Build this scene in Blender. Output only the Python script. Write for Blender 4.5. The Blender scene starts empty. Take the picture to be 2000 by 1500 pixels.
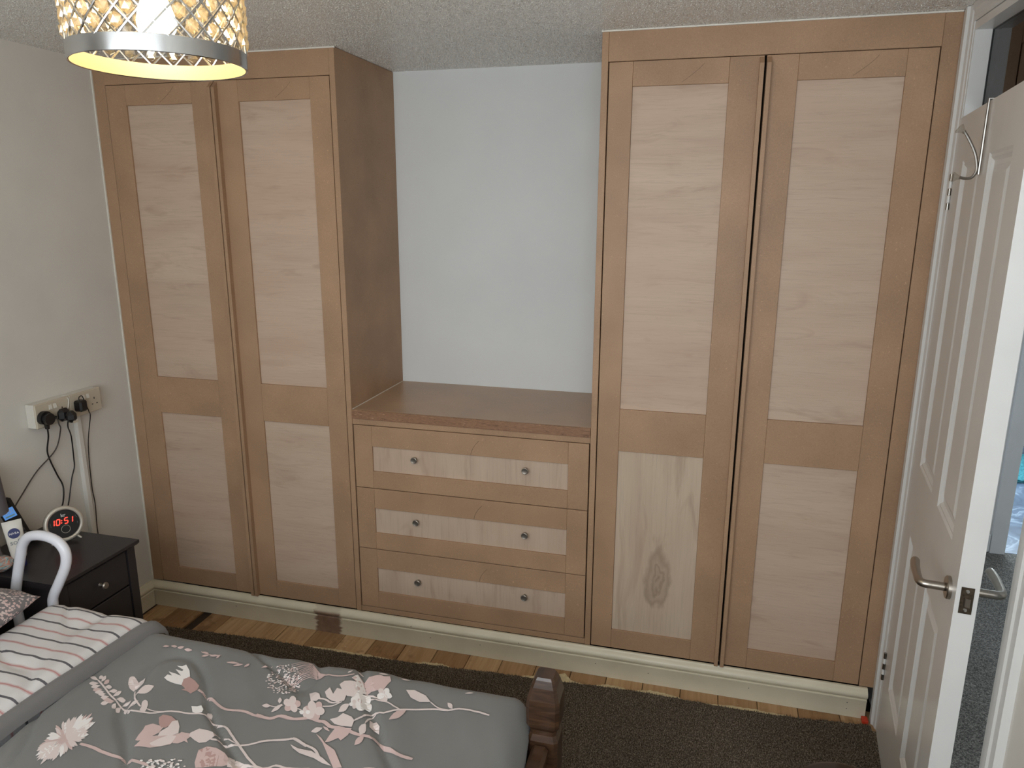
import bpy, bmesh, math, random
import numpy as np
from mathutils import Vector, Matrix, noise

scene = bpy.context.scene
C = scene.collection
rnd = random.Random(11)
PI = math.pi

# ------------------------------------------------------------------ camera
YAW, PITCH, ROLL, FPX = 0.257403, 0.235544, 0.003163, 1425.69
CAM = Vector((2.216, -2.481, 1.7394))
fwd = Vector((-math.sin(YAW)*math.cos(PITCH), math.cos(YAW)*math.cos(PITCH), -math.sin(PITCH)))
rgt = Vector((math.cos(YAW), math.sin(YAW), 0))
upv = rgt.cross(fwd)
r2 = rgt*math.cos(ROLL)+upv*math.sin(ROLL)
u2 = -rgt*math.sin(ROLL)+upv*math.cos(ROLL)
cd = bpy.data.cameras.new('camera')
cd.sensor_width = 36; cd.lens = FPX*36/2000; cd.clip_start = 0.02
cam = bpy.data.objects.new('camera', cd); C.objects.link(cam)
cam.matrix_world = Matrix(((r2.x, u2.x, -fwd.x, CAM.x), (r2.y, u2.y, -fwd.y, CAM.y), (r2.z, u2.z, -fwd.z, CAM.z), (0, 0, 0, 1)))
scene.camera = cam

# ------------------------------------------------------------------ world, daylight, exposure
w = bpy.data.worlds.new('sky'); scene.world = w; w.use_nodes = True
w.node_tree.nodes['Background'].inputs[0].default_value = (0.70, 0.82, 1.0, 1)
w.node_tree.nodes['Background'].inputs[1].default_value = 1.2
def window_light(name, loc, rot, sx, sy, power, color):
    l = bpy.data.lights.new(name, 'AREA'); l.shape = 'RECTANGLE'; l.size = sx; l.size_y = sy
    l.energy = power; l.color = color
    o = bpy.data.objects.new(name, l); C.objects.link(o); o.location = loc; o.rotation_euler = rot
    return o
# daylight through the bedroom window behind the photographer
window_light('daylight_bedroom_window', (1.75, -3.12, 1.62), (PI/2, 0, 0), 2.1, 1.2, 53, (0.93, 0.975, 1.0))
# daylight through the bathroom window at the end of the landing
window_light('daylight_bathroom_window', (4.35, 3.75, 1.6), (-PI/2, 0, 0), 0.9, 1.0, 95, (0.72, 0.87, 1.0))
# daylight through the landing window round the corner
window_light('daylight_landing_window', (3.9, -2.14, 1.55), (PI/2, 0, 0), 1.0, 1.0, 20, (0.86, 0.94, 1.0))
scene.view_settings.view_transform = 'Standard'
scene.view_settings.look = 'None'
scene.view_settings.gamma = 1
scene.view_settings.use_curve_mapping = False
scene.view_settings.exposure = -0.25
scene.cycles.max_bounces = 6
scene.cycles.diffuse_bounces = 4
scene.cycles.adaptive_threshold = 0.02
scene.cycles.glossy_bounces = 3
scene.cycles.transmission_bounces = 3
scene.cycles.caustics_reflective = False
scene.cycles.caustics_refractive = False

# ------------------------------------------------------------------ materials
def lin(r, g, b):
    f = lambda c: (c/255/12.92) if c/255 <= 0.04045 else ((c/255+0.055)/1.055)**2.4
    return (f(r), f(g), f(b), 1)
class NT:
    def __init__(s, name):
        s.m = bpy.data.materials.new(name); s.m.use_nodes = True
        s.t = s.m.node_tree; s.b = s.t.nodes['Principled BSDF']; s.out = s.t.nodes['Material Output']
        s.tc = None
    def n(s, typ, **kw):
        nd = s.t.nodes.new(typ)
        for k, v in kw.items():
            if k.startswith('_'): setattr(nd, k[1:], v)
            else: nd.inputs[k.replace('__', ' ')].default_value = v
        return nd
    def l(s, a, b): s.t.links.new(a, b)
    def coord(s, scale=(1, 1, 1), rand=False, loc=(0, 0, 0)):
        tc = s.n('ShaderNodeTexCoord'); mp = s.n('ShaderNodeMapping')
        mp.inputs['Scale'].default_value = scale
        src = tc.outputs['Object']
        if rand:
            oi = s.n('ShaderNodeObjectInfo'); mm = s.n('ShaderNodeMath', _operation='MULTIPLY'); mm.inputs[1].default_value = 37.0
            s.l(oi.outputs['Random'], mm.inputs[0])
            add = s.n('ShaderNodeVectorMath', _operation='ADD'); s.l(src, add.inputs[0]); s.l(mm.outputs[0], add.inputs[1]); src = add.outputs[0]
        mp.inputs['Location'].default_value = loc
        s.l(src, mp.inputs['Vector']); return mp.outputs[0]
    def noise(s, vec, scale, detail=3, rough=0.5, dist=0):
        nd = s.n('ShaderNodeTexNoise'); nd.inputs['Scale'].default_value = scale; nd.inputs['Detail'].default_value = min(detail, 3)
        nd.inputs['Roughness'].default_value = rough; nd.inputs['Distortion'].default_value = dist
        if vec is not None: s.l(vec, nd.inputs['Vector'])
        return nd.outputs['Fac']
    def ramp(s, fac, stops):
        nd = s.n('ShaderNodeValToRGB'); e = nd.color_ramp.elements
        while len(e) < len(stops): e.new(0.5)
        for el, (p, c) in zip(e, stops):
            el.position = p; el.color = c if isinstance(c, tuple) else (c, c, c, 1)
        s.l(fac, nd.inputs[0]); return nd.outputs[0]
    def mix(s, fac, a, b, mode='MIX'):
        nd = s.n('ShaderNodeMix', _data_type='RGBA', _blend_type=mode)
        if isinstance(fac, (int, float)): nd.inputs[0].default_value = fac
        else: s.l(fac, nd.inputs[0])
        for i, v in ((6, a), (7, b)):
            if isinstance(v, tuple): nd.inputs[i].default_value = v
            else: s.l(v, nd.inputs[i])
        return nd.outputs[2]
    def math(s, op, a, b=None):
        nd = s.n('ShaderNodeMath', _operation=op)
        for i, v in enumerate((a, b)):
            if v is None: continue
            if isinstance(v, (int, float)): nd.inputs[i].default_value = v
            else: s.l(v, nd.inputs[i])
        return nd.outputs[0]
    def bump(s, h, strength=0.3, dist=0.002):
        nd = s.n('ShaderNodeBump'); nd.inputs['Strength'].default_value = strength; nd.inputs['Distance'].default_value = dist
        s.l(h, nd.inputs['Height']); s.l(nd.outputs[0], s.b.inputs['Normal'])
    def base(s, c):
        if isinstance(c, tuple): s.b.inputs['Base Color'].default_value = c
        else: s.l(c, s.b.inputs['Base Color'])
    def set(s, rough=0.5, metal=0, spec=0.5, **kw):
        s.b.inputs['Roughness'].default_value = rough; s.b.inputs['Metallic'].default_value = metal
        s.b.inputs['Specular IOR Level'].default_value = spec
        for k, v in kw.items(): s.b.inputs[k.replace('__', ' ')].default_value = v
M = {}
def simple(name, rgb, rough=0.5, metal=0, spec=0.5, var=0.06, vs=40, bump=0, bs=200):
    t = NT(name); c = lin(*rgb)
    if var:
        f = t.noise(t.coord(), vs, 4)
        lo = tuple(max(0, x*(1-var)) for x in c[:3])+(1,); hi = tuple(min(1, x*(1+var)) for x in c[:3])+(1,)
        t.base(t.ramp(f, [(0.3, lo), (0.7, hi)]))
    else: t.base(c)
    if bump: t.bump(t.noise(t.coord(), bs, 3), bump, 0.001)
    t.set(rough, metal, spec); M[name] = t.m; return t

def mdf(name, rgb, rough=0.5, spec=0.32):
    t = NT(name); c = lin(*rgb)
    v = t.coord(rand=True)
    sc = lambda k: tuple(min(1, x*k) for x in c[:3])+(1,)
    big = t.ramp(t.noise(v, 5, 4), [(0.3, sc(0.88)), (0.7, sc(1.1))])
    fine = t.ramp(t.noise(v, 330, 2, 0.7), [(0.35, 0.86), (0.62, 1.0)])
    a = t.mix(1.0, big, fine, 'MULTIPLY')
    fib = t.noise(v, 150, 1, 0.5)
    a = t.mix(t.ramp(fib, [(0.71, 0.0), (0.76, 0.55)]), a, sc(1.45))
    vo = t.n('ShaderNodeTexVoronoi'); vo.inputs['Scale'].default_value = 11; t.l(v, vo.inputs['Vector'])
    dot = t.math('LESS_THAN', vo.outputs['Distance'], 0.020)
    sep = t.n('ShaderNodeSeparateColor'); t.l(vo.outputs['Color'], sep.inputs[0])
    dot = t.math('MULTIPLY', dot, t.math('GREATER_THAN', sep.outputs[0], 0.78))
    a = t.mix(t.math('MULTIPLY', dot, 0.8), a, lin(60, 42, 30))
    t.base(a); t.set(rough, 0, spec); M[name] = t.m
mdf('mdf', (173, 140, 111))
mdf('mdf_brightened', (184, 152, 121), 0.33, 0.8)  # same board, colour and sheen raised so the worktop looks better lit

def veneer(name, rgb, vertical=False, knot=None):
    t = NT(name); c = lin(*rgb); sc = lambda k, g=1, b=1: (min(1, c[0]*k), min(1, c[1]*k*g), min(1, c[2]*k*b), 1)
    s1 = (3.0, 1, 60) if not vertical else (38, 1, 1.6)
    s2 = (0.9, 1, 7) if not vertical else (6, 1, 0.8)
    v1 = t.coord(s1, True); v2 = t.coord(s2, True)
    bands = t.noise(v2, 2.2, 4, 0.55, 0.5)
    col = t.ramp(bands, [(0.25, sc(0.90, 0.96, 0.95)), (0.48, sc(1.0)), (0.72, sc(1.08, 1.01, 1.02))])
    g = t.noise(v1, 3.0, 6, 0.65, 0.8)
    col = t.mix(1.0, col, t.ramp(g, [(0.30, 0.86), (0.45, 0.97), (0.62, 1.0)]), 'MULTIPLY')
    sm = t.noise(t.coord((1.6, 1, 6) if not vertical else (5, 1, 1.2), True), 2.6, 5, 0.6, 0.8)
    col = t.mix(t.ramp(sm, [(0.57, 0.0), (0.72, 0.6)]), col, sc(0.70, 0.92, 0.86))
    pink = t.noise(t.coord((1, 1, 2), True), 2.0, 2)
    col = t.mix(t.ramp(pink, [(0.4, 0.0), (0.7, 0.28)]), col, sc(1.0, 0.90, 0.86))
    if knot:
        kv = t.coord((1, 0, 0.42), False, (-knot[0], 0, -knot[1]*0.42))
        nz = t.n('ShaderNodeTexNoise'); nz.inputs['Scale'].default_value = 22; nz.inputs['Detail'].default_value = 4; t.l(kv, nz.inputs['Vector'])
        mixv = t.n('ShaderNodeVectorMath', _operation='MULTIPLY_ADD'); mixv.inputs[1].default_value = (0.075, 0, 0.075)
        t.l(nz.outputs['Color'], mixv.inputs[0]); t.l(kv, mixv.inputs[2])
        off = t.n('ShaderNodeVectorMath', _operation='SUBTRACT'); off.inputs[1].default_value = (0.0375, 0, 0.0375); t.l(mixv.outputs[0], off.inputs[0])
        ln = t.n('ShaderNodeVectorMath', _operation='LENGTH'); t.l(off.outputs[0], ln.inputs[0])
        d = ln.outputs['Value']
        col = t.mix(t.ramp(d, [(0.0, 0.85), (0.010, 0.3), (0.016, 0.8), (0.024, 0.3), (0.038, 0.65), (0.054, 0.0)]), col, sc(0.50, 0.92, 0.86))
    t.base(col); t.set(0.55, 0, 0.35); M[name] = t.m
veneer('veneer', (194, 171, 151))
veneer('veneer_upright', (192, 170, 150), True)
veneer('veneer_knot', (194, 174, 153), True, (-0.245, 0.31))
t = NT('oak_lipping'); g = t.noise(t.coord((7, 1, 55)), 1.6, 6, 0.65, 2.2)
t.base(t.ramp(g, [(0.32, lin(102, 72, 52)), (0.48, lin(150, 114, 88)), (0.56, lin(124, 90, 66)), (0.70, lin(174, 138, 110))])); t.set(0.5, 0, 0.4); M['oak_lipping'] = t.m

simple('wall_paint', (214, 211, 204), 0.75, 0, 0.25, 0.03, 6)
simple('alcove_paint', (219, 222, 222), 0.7, 0, 0.25, 0.02, 5)
simple('gloss_cream', (220, 212, 190), 0.38, 0, 0.5, 0.05, 8)
simple('gloss_white', (216, 215, 212), 0.30, 0, 0.5, 0.03, 8)
simple('caulk', (226, 222, 212), 0.6, 0, 0.3, 0.03)
# ceiling with a stippled plaster finish
t = NT('stipple'); v = t.coord()
n1 = t.noise(v, 95, 2, 0.6, 0.4); vo = t.n('ShaderNodeTexVoronoi'); vo.inputs['Scale'].default_value = 135; t.l(v, vo.inputs['Vector'])
h = t.math('ADD', t.math('MULTIPLY', n1, 0.9), t.ramp(vo.outputs['Distance'], [(0.05, 1.0), (0.42, 0.0)]))
t.base(lin(236, 235, 230)); t.set(0.14, 0, 0.7); t.bump(h, 0.35, 0.004); M['stipple'] = t.m
# skirting with a brown patch where paint was wiped away
t = NT('skirting'); v = t.coord()
c1 = t.ramp(t.noise(v, 7, 4), [(0.3, lin(214, 206, 183)), (0.7, lin(226, 218, 195))])
vs = t.coord((1, 0, 1.1), False, (-0.772, 0, -0.05))
nz = t.n('ShaderNodeTexNoise'); nz.inputs['Scale'].default_value = 60; nz.inputs['Detail'].default_value = 3
t.l(t.coord((0.25, 1, 1.6)), nz.inputs['Vector'])
ma = t.n('ShaderNodeVectorMath', _operation='MULTIPLY_ADD'); ma.inputs[1].default_value = (0.055, 0, 0.012); t.l(nz.outputs['Color'], ma.inputs[0]); t.l(vs, ma.inputs[2])
ab = t.n('ShaderNodeVectorMath', _operation='ABSOLUTE'); so = t.n('ShaderNodeVectorMath', _operation='SUBTRACT'); so.inputs[1].default_value = (0.0275, 0, 0.006)
t.l(ma.outputs[0], so.inputs[0]); t.l(so.outputs[0], ab.inputs[0])
sx = t.n('ShaderNodeSeparateXYZ'); t.l(ab.outputs[0], sx.inputs[0])
msk = t.math('MULTIPLY', t.ramp(sx.outputs['X'], [(0.050, 1.0), (0.062, 0.0)]), t.ramp(sx.outputs['Z'], [(0.052, 1.0), (0.062, 0.25)]))
t.base(t.mix(msk, c1, t.ramp(t.noise(v, 30, 3), [(0.3, lin(122, 98, 82)), (0.7, lin(150, 122, 104))]))); t.set(0.38, 0, 0.5); M['skirting'] = t.m
# floor boards
t = NT('pine'); v = t.coord((30, 1.5, 1), True)
g = t.noise(v, 1.6, 5, 0.6, 0.8)
c1 = t.ramp(g, [(0.3, lin(186, 150, 108)), (0.6, lin(212, 178, 136)), (0.8, lin(222, 192, 152))])
dirt = t.noise(t.coord((1, 1, 1), True), 9, 5, 0.65)
c1 = t.mix(t.ramp(dirt, [(0.58, 0.0), (0.68, 0.5)]), c1, lin(124, 86, 56))
sp = t.noise(t.coord((1, 1, 1), True), 70, 2)
c1 = t.mix(t.ramp(sp, [(0.72, 0.0), (0.75, 0.8)]), c1, lin(226, 216, 196))
oi = t.n('ShaderNodeObjectInfo')
c1 = t.mix(1.0, c1, t.ramp(oi.outputs['Random'], [(0.0, lin(190, 176, 166)), (1.0, lin(246, 246, 246))]), 'MULTIPLY')
t.base(c1); t.set(0.6, 0, 0.3); M['pine'] = t.m
simple('pine_dark', (52, 38, 28), 0.7)
def carpet_mat(name, a, b, c):
    t = NT(name); v = t.coord()
    f = t.noise(v, 210, 2, 0.7)
    col = t.ramp(f, [(0.33, lin(*a)), (0.5, lin(*b)), (0.72, lin(*c))])
    patch = t.ramp(t.noise(v, 3.5, 3), [(0.3, 0.82), (0.7, 1.0)])
    t.base(t.mix(1.0, col, patch, 'MULTIPLY')); t.set(0.95, 0, 0.1); M[name] = t.m
carpet_mat('carpet_brown', (52, 45, 38), (98, 88, 76), (176, 162, 144))
carpet_mat('carpet_hall', (62, 61, 58), (112, 109, 104), (170, 166, 158))
simple('underlay', (208, 192, 156), 0.9, 0, 0.1, 0.15, 60, 0.6, 200)

simple('black_wood', (44, 41, 43), 0.34, 0, 0.5, 0.12, 20)
t = NT('dark_timber'); g = t.noise(t.coord((4, 4, 30)), 3, 5, 0.6, 0.6)
t.base(t.ramp(g, [(0.3, lin(46, 31, 21)), (0.7, lin(80, 56, 39))])); t.set(0.28, 0, 0.5); M['dark_timber'] = t.m
simple('stool_dark', (34, 24, 20), 0.18, 0, 0.5, 0.1)
simple('chrome', (196, 196, 196), 0.2, 1, 0.5, 0)
simple('hook_steel', (150, 146, 140), 0.28, 1, 0.5, 0)
simple('satin_steel', (168, 160, 150), 0.32, 1, 0.5, 0)
simple('pewter', (150, 143, 134), 0.42, 0.85, 0.5, 0)
simple('plate_worn', (82, 72, 60), 0.45, 0.8, 0.5, 0.4, 120)
simple('black_plastic', (22, 21, 22), 0.38, 0, 0.5, 0.1)
simple('grey_cable', (74, 68, 64), 0.5, 0, 0.4, 0)
simple('white_plastic', (216, 213, 204), 0.32, 0, 0.5, 0.02)
simple('cream_plastic', (196, 186, 168), 0.36, 0, 0.5, 0.02)
simple('white_tube', (226, 228, 236), 0.25, 0, 0.5, 0)
simple('navy', (28, 36, 92), 0.4, 0, 0.5, 0)
simple('print_grey', (130, 132, 138), 0.5, 0, 0.4, 0)
simple('print_aqua', (150, 196, 206), 0.5, 0, 0.4, 0.1)
simple('print_white', (240, 240, 240), 0.5, 0, 0.4, 0)
simple('clock_glass', (16, 13, 13), 0.15, 0, 0.5, 0)
simple('silver_ring', (196, 190, 178), 0.35, 0.3, 0.5, 0)
simple('shade_grey', (112, 110, 116), 0.85, 0, 0.2, 0.05, 300)
simple('ceramic_grey', (120, 116, 116), 0.3, 0, 0.5, 0.05)
simple('red_plastic', (196, 62, 36), 0.45, 0, 0.5, 0.1)
simple('mat_teal', (74, 142, 152), 0.95, 0, 0.1, 0.3, 60, 0.8, 120)
simple('pencil', (92, 80, 68), 0.8, 0, 0.1, 0)
t = NT('bath_floor'); v = t.coord((1, 1, 1)); n1 = t.noise(v, 3.0, 6, 0.6, 1.6)
t.base(t.ramp(n1, [(0.30, lin(70, 84, 104)), (0.5, lin(104, 122, 146)), (0.56, lin(160, 178, 198)), (0.6, lin(100, 118, 142))])); t.set(0.22, 0, 0.5); M['bath_floor'] = t.m
def fabric(name, rgb, var=0.06):
    t = NT(name); c = lin(*rgb); v = t.coord()
    f = t.noise(v, 5, 3)
    lo = tuple(x*(1-var) for x in c[:3])+(1,); hi = tuple(min(1, x*(1+var)) for x in c[:3])+(1,)
    t.base(t.ramp(f, [(0.3, lo), (0.7, hi)])); t.set(0.8, 0, 0.25, Sheen__Weight=0.15)
    M[name] = t.m; return t
fabric('duvet_grey', (119, 119, 117))
fabric('hem_grey', (116, 114, 113))
fabric('sheet', (206, 200, 194))
for i, c in enumerate([(216, 203, 200), (202, 178, 174), (178, 146, 140), (232, 228, 226)]):
    fabric('print_%d' % i, c, 0.05)
# striped reverse of the duvet: grey and pink stripes along the bed
t = NT('striped'); v = t.coord()
nz = t.noise(t.coord((6, 2, 1)), 1.3, 3)
sx = t.n('ShaderNodeSeparateXYZ'); t.l(v, sx.inputs[0])
yy = t.math('ADD', sx.outputs['Y'], t.math('MULTIPLY', nz, 0.022))
ph = t.math('FRACT', t.math('MULTIPLY', yy, 1/0.074))
g1 = t.ramp(ph, [(0.0, 0.0), (0.195, 0.0), (0.205, 1.0), (0.285, 1.0), (0.295, 0.0)])
g2 = t.ramp(ph, [(0.0, 0.0), (0.66, 0.0), (0.67, 0.35), (0.70, 0.3), (0.71, 0.9), (0.76, 0.9), (0.77, 0.3), (0.80, 0.35), (0.81, 0.0)])
cc = t.mix(g1, lin(214, 212, 211), lin(98, 96, 100)); cc = t.mix(g2, cc, lin(186, 132, 130))
t.base(cc); t.set(0.8, 0, 0.25); M['striped'] = t.m
# pillow with a pale spray print
t = NT('pillow_print'); v = t.coord()
vo = t.n('ShaderNodeTexVoronoi'); vo.inputs['Scale'].default_value = 120; t.l(v, vo.inputs['Vector'])
d = t.math('LESS_THAN', vo.outputs['Distance'], 0.46)
mk = t.ramp(t.noise(v, 9, 2), [(0.40, 0.0), (0.46, 1.0)])
t.base(t.mix(t.math('MULTIPLY', d, mk), lin(128, 124, 126), t.ramp(t.noise(v, 25, 1), [(0.4, lin(214, 186, 182)), (0.6, lin(222, 212, 208))])))
t.set(0.8, 0, 0.25); M['pillow_print'] = t.m
# glass: bead of a lamp shade, window pane, emissive things
def glassy(name, col, trans):
    t = NT(name); nt = t.t
    tr = t.n('ShaderNodeBsdfTranslucent'); tr.inputs['Color'].default_value = (0.42, 0.36, 0.24, 1)
    gl = t.n('ShaderNodeBsdfGlossy'); gl.inputs['Roughness'].default_value = 0.08; gl.inputs['Color'].default_value = (0.9, 0.9, 0.9, 1)
    tp = t.n('ShaderNodeBsdfTransparent'); tp.inputs['Color'].default_value = col
    a = t.n('ShaderNodeMixShader'); a.inputs[0].default_value = trans; t.l(tr.outputs[0], a.inputs[1]); t.l(tp.outputs[0], a.inputs[2])
    b = t.n('ShaderNodeMixShader'); b.inputs[0].default_value = 0.18; t.l(a.outputs[0], b.inputs[1]); t.l(gl.outputs[0], b.inputs[2])
    t.l(b.outputs[0], t.out.inputs[0]); M[name] = t.m
glassy('crystal', (0.92, 0.86, 0.74, 1), 0.86)
glassy('clear_acrylic', (0.93, 0.93, 0.91, 1), 0.9)
t = NT('pane'); tp = t.n('ShaderNodeBsdfTransparent'); tp.inputs['Color'].default_value = (0.86, 0.9, 0.9, 1)
gl = t.n('ShaderNodeBsdfGlossy'); gl.inputs['Roughness'].default_value = 0.02; fr = t.n('ShaderNodeFresnel'); fr.inputs[0].default_value = 1.5
mx = t.n('ShaderNodeMixShader'); t.l(fr.outputs[0], mx.inputs[0]); t.l(tp.outputs[0], mx.inputs[1]); t.l(gl.outputs[0], mx.inputs[2]); t.l(mx.outputs[0], t.out.inputs[0]); M['pane'] = t.m
def emit(name, rgb, s):
    t = NT(name); t.base((0, 0, 0, 1)); t.b.inputs['Emission Color'].default_value = rgb+(1,); t.b.inputs['Emission Strength'].default_value = s; M[name] = t.m
emit('bulb_glow', (1.0, 0.77, 0.47), 230)
simple('shade_lining', (112, 104, 80), 0.5, 0, 0.3, 0)
emit('led_red', (1.0, 0.05, 0.03), 3.0)
emit('lcd_blue', (0.12, 0.32, 0.75), 0.9)

# ------------------------------------------------------------------ mesh helpers
ORG = {}
class G:
    def __init__(s): s.v = []; s.f = []
    def add(s, v, f):
        o = len(s.v); s.v += [Vector(p) for p in v]; s.f += [tuple(i+o for i in q) for q in f]; return s
    def box(s, x0, x1, y0, y1, z0, z1, bev=0.0):
        if x0 > x1: x0, x1 = x1, x0
        if y0 > y1: y0, y1 = y1, y0
        if z0 > z1: z0, z1 = z1, z0
        if bev <= 0:
            v = [(x, y, z) for x in (x0, x1) for y in (y0, y1) for z in (z0, z1)]
            return s.add(v, [(0, 1, 3, 2), (4, 6, 7, 5), (0, 4, 5, 1), (2, 3, 7, 6), (0, 2, 6, 4), (1, 5, 7, 3)])
        bm = bmesh.new(); bmesh.ops.create_cube(bm, size=1)
        for p in bm.verts: p.co = Vector((x0+(p.co.x+.5)*(x1-x0), y0+(p.co.y+.5)*(y1-y0), z0+(p.co.z+.5)*(z1-z0)))
        bmesh.ops.bevel(bm, geom=bm.edges[:], offset=min(bev, .49*min(x1-x0, y1-y0, z1-z0)), segments=1, affect='EDGES')
        s.bm(bm); return s
    def bm(s, bm):
        bm.verts.index_update(); s.add([v.co.copy() for v in bm.verts], [tuple(v.index for v in f.verts) for f in bm.faces]); bm.free(); return s
    def prism(s, pts, axis, a, b):
        n = len(pts)
        def P(p, t):
            if axis == 'x': return (t, p[0], p[1])
            if axis == 'y': return (p[0], t, p[1])
            return (p[0], p[1], t)
        v = [P(p, a) for p in pts]+[P(p, b) for p in pts]
        f = [tuple(range(n-1, -1, -1)), tuple(range(n, 2*n))]+[(i, (i+1) % n, n+(i+1) % n, n+i) for i in range(n)]
        return s.add(v, f)
    def tube(s, path, r, n=8, closed=False, caps=True):
        P = [Vector(p) for p in path]; m = len(P); rr = r if isinstance(r, (list, tuple)) else [r]*m
        T = []
        for i in range(m):
            a = P[(i-1) % m] if (closed or i > 0) else P[i]; b = P[(i+1) % m] if (closed or i < m-1) else P[i]
            T.append((b-a).normalized())
        ref = Vector((0, 0, 1)) if abs(T[0].z) < .9 else Vector((1, 0, 0))
        N = (ref-T[0]*ref.dot(T[0])).normalized(); v = []; f = []
        for i in range(m):
            N = (N-T[i]*N.dot(T[i])).normalized(); B = T[i].cross(N)
            for k in range(n):
                a = 2*PI*k/n; v.append(P[i]+(N*math.cos(a)+B*math.sin(a))*rr[i])
        for i in range(m if closed else m-1):
            j = (i+1) % m
            for k in range(n): f.append((i*n+k, i*n+(k+1) % n, j*n+(k+1) % n, j*n+k))
        if caps and not closed: f += [tuple(range(n-1, -1, -1)), tuple((m-1)*n+k for k in range(n))]
        return s.add(v, f)
    def lathe(s, prof, n=24, mat=None):
        v = []; f = []
        for (r, z) in prof:
            for k in range(n): v.append(Vector((r*math.cos(2*PI*k/n), r*math.sin(2*PI*k/n), z)))
        for i in range(len(prof)-1):
            for k in range(n): f.append((i*n+k, i*n+(k+1) % n, (i+1)*n+(k+1) % n, (i+1)*n+k))
        closed = prof[0] == prof[-1]
        if prof[0][0] > 1e-6 and not closed: f.append(tuple(range(n-1, -1, -1)))
        if prof[-1][0] > 1e-6 and not closed: f.append(tuple((len(prof)-1)*n+k for k in range(n)))
        if mat is not None: v = [mat @ p for p in v]
        return s.add(v, f)
    def xf(s, mat): s.v = [mat @ p for p in s.v]; return s
    def mesh(s, name, m, smooth=False, org=Vector()):
        me = bpy.data.meshes.new(name); me.from_pydata([tuple(p-org) for p in s.v], [], s.f); me.validate()
        bm = bmesh.new(); bm.from_mesh(me); bmesh.ops.remove_doubles(bm, verts=bm.verts, dist=1e-6); bmesh.ops.recalc_face_normals(bm, faces=bm.faces); bm.to_mesh(me); bm.free()
        me.materials.append(M[m] if isinstance(m, str) else m)
        if smooth:
            for p in me.polygons: p.use_smooth = True
            if smooth != 'all': me.set_sharp_from_angle(angle=math.radians(38))
        return me
    def part(s, name, m, parent, smooth=False):
        org = ORG[parent.name]; o = bpy.data.objects.new(name, s.mesh(name, m, smooth, org)); C.objects.link(o); o.parent = parent
        ORG[o.name] = org; return o
    def thing(s, name, m, label=None, cat=None, group=None, kind=None, smooth=False, org=None):
        if org is None:
            xs = [p.x for p in s.v]; ys = [p.y for p in s.v]; zs = [p.z for p in s.v]
            org = Vector(((min(xs)+max(xs))/2, (min(ys)+max(ys))/2, min(zs)))
        org = Vector(org); o = bpy.data.objects.new(name, s.mesh(name, m, smooth, org)); o.location = org; C.objects.link(o); ORG[o.name] = org
        return tag(o, label, cat, group, kind)
def tag(o, label=None, cat=None, group=None, kind=None):
    if label: o['label'] = label
    if cat: o['category'] = cat
    if group: o['group'] = group
    if kind: o['kind'] = kind
    return o
def empty(name, loc, label, cat, group=None, kind=None):
    o = bpy.data.objects.new(name, None); o.location = loc; o.empty_display_size = 0.05; C.objects.link(o); ORG[o.name] = Vector(loc)
    return tag(o, label, cat, group, kind)
def inst(name, me, parent, mat):
    o = bpy.data.objects.new(name, me); C.objects.link(o); o.parent = parent; o.matrix_local = mat; return o
def text_geo(s, size, depth=0.0004):
    cu = bpy.data.curves.new('lettering', 'FONT'); cu.body = s; cu.size = size; cu.extrude = depth; cu.align_x = 'CENTER'; cu.align_y = 'CENTER'; cu.resolution_u = 3
    o = bpy.data.objects.new('lettering', cu); C.objects.link(o)
    me = bpy.data.meshes.new_from_object(o); g = G().add([v.co.copy() for v in me.vertices], [tuple(p.vertices) for p in me.polygons])
    bpy.data.objects.remove(o); bpy.data.curves.remove(cu); bpy.data.meshes.remove(me); return g
def frame(origin, zaxis, up=(0, 0, 1)):
    z = Vector(zaxis).normalized(); x = Vector(up).cross(z).normalized(); y = z.cross(x)
    o = Vector(origin); return Matrix(((x.x, y.x, z.x, o.x), (x.y, y.y, z.y, o.y), (x.z, y.z, z.z, o.z), (0, 0, 0, 1)))
def smooth_path(P, k=6):
    P = [Vector(p) for p in P]; out = []
    for i in range(len(P)-1):
        p0 = P[max(i-1, 0)]; p1 = P[i]; p2 = P[i+1]; p3 = P[min(i+2, len(P)-1)]
        for j in range(k):
            t = j/k; out.append(.5*((2*p1)+(p2-p0)*t+(2*p0-5*p1+4*p2-p3)*t*t+(3*p1-p0-3*p2+p3)*t**3))
    return out+[P[-1]]
# ------------------------------------------------------------------ key dimensions (metres)
XL, XR, YB, CEIL, YN = -0.105, 2.888, 0.505, 2.285, -2.95
DB, DT = 0.116, 2.193           # bottom and top of the fitted fronts
GAP = 0.002
st = 'structure'

# ------------------------------------------------------------------ room shell
fl = G().box(XL-.1, XR+.1, YN-.1, YB+.1, -.07, -.021).thing('floor', 'pine_dark', 'bedroom sub floor under boards and carpet', 'floor', kind=st)
seams = [-.103, -.083, -.065, .026, .155, .200, .299, .437, .580, .716, .850, .987, 1.122, 1.26, 1.398, 1.532, 1.67, 1.808, 1.945, 2.082, 2.22, 2.355, 2.492, 2.63, 2.77, 2.886]
for i in range(len(seams)-1):
    a, b = seams[i]+.0012, seams[i+1]-.0012
    dark = i in (0, 4)
    dz = -.006 if dark else rnd.uniform(-.0012, .0)
    G().box(a, b, -.62, .03, -.0205, dz, .0015).part('floorboard', 'pine_dark' if dark else 'pine', fl)
G().box(XL-.1, XR+.097, YB, YB+.1, 0, CEIL).thing('wall_back', 'alcove_paint', 'white painted wall at the back of the alcove', 'wall', kind=st)
G().box(XL-.1, XL, YN, YB, 0, CEIL).thing('wall_left', 'wall_paint', 'off white left wall with the sockets', 'wall', kind=st)
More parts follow.
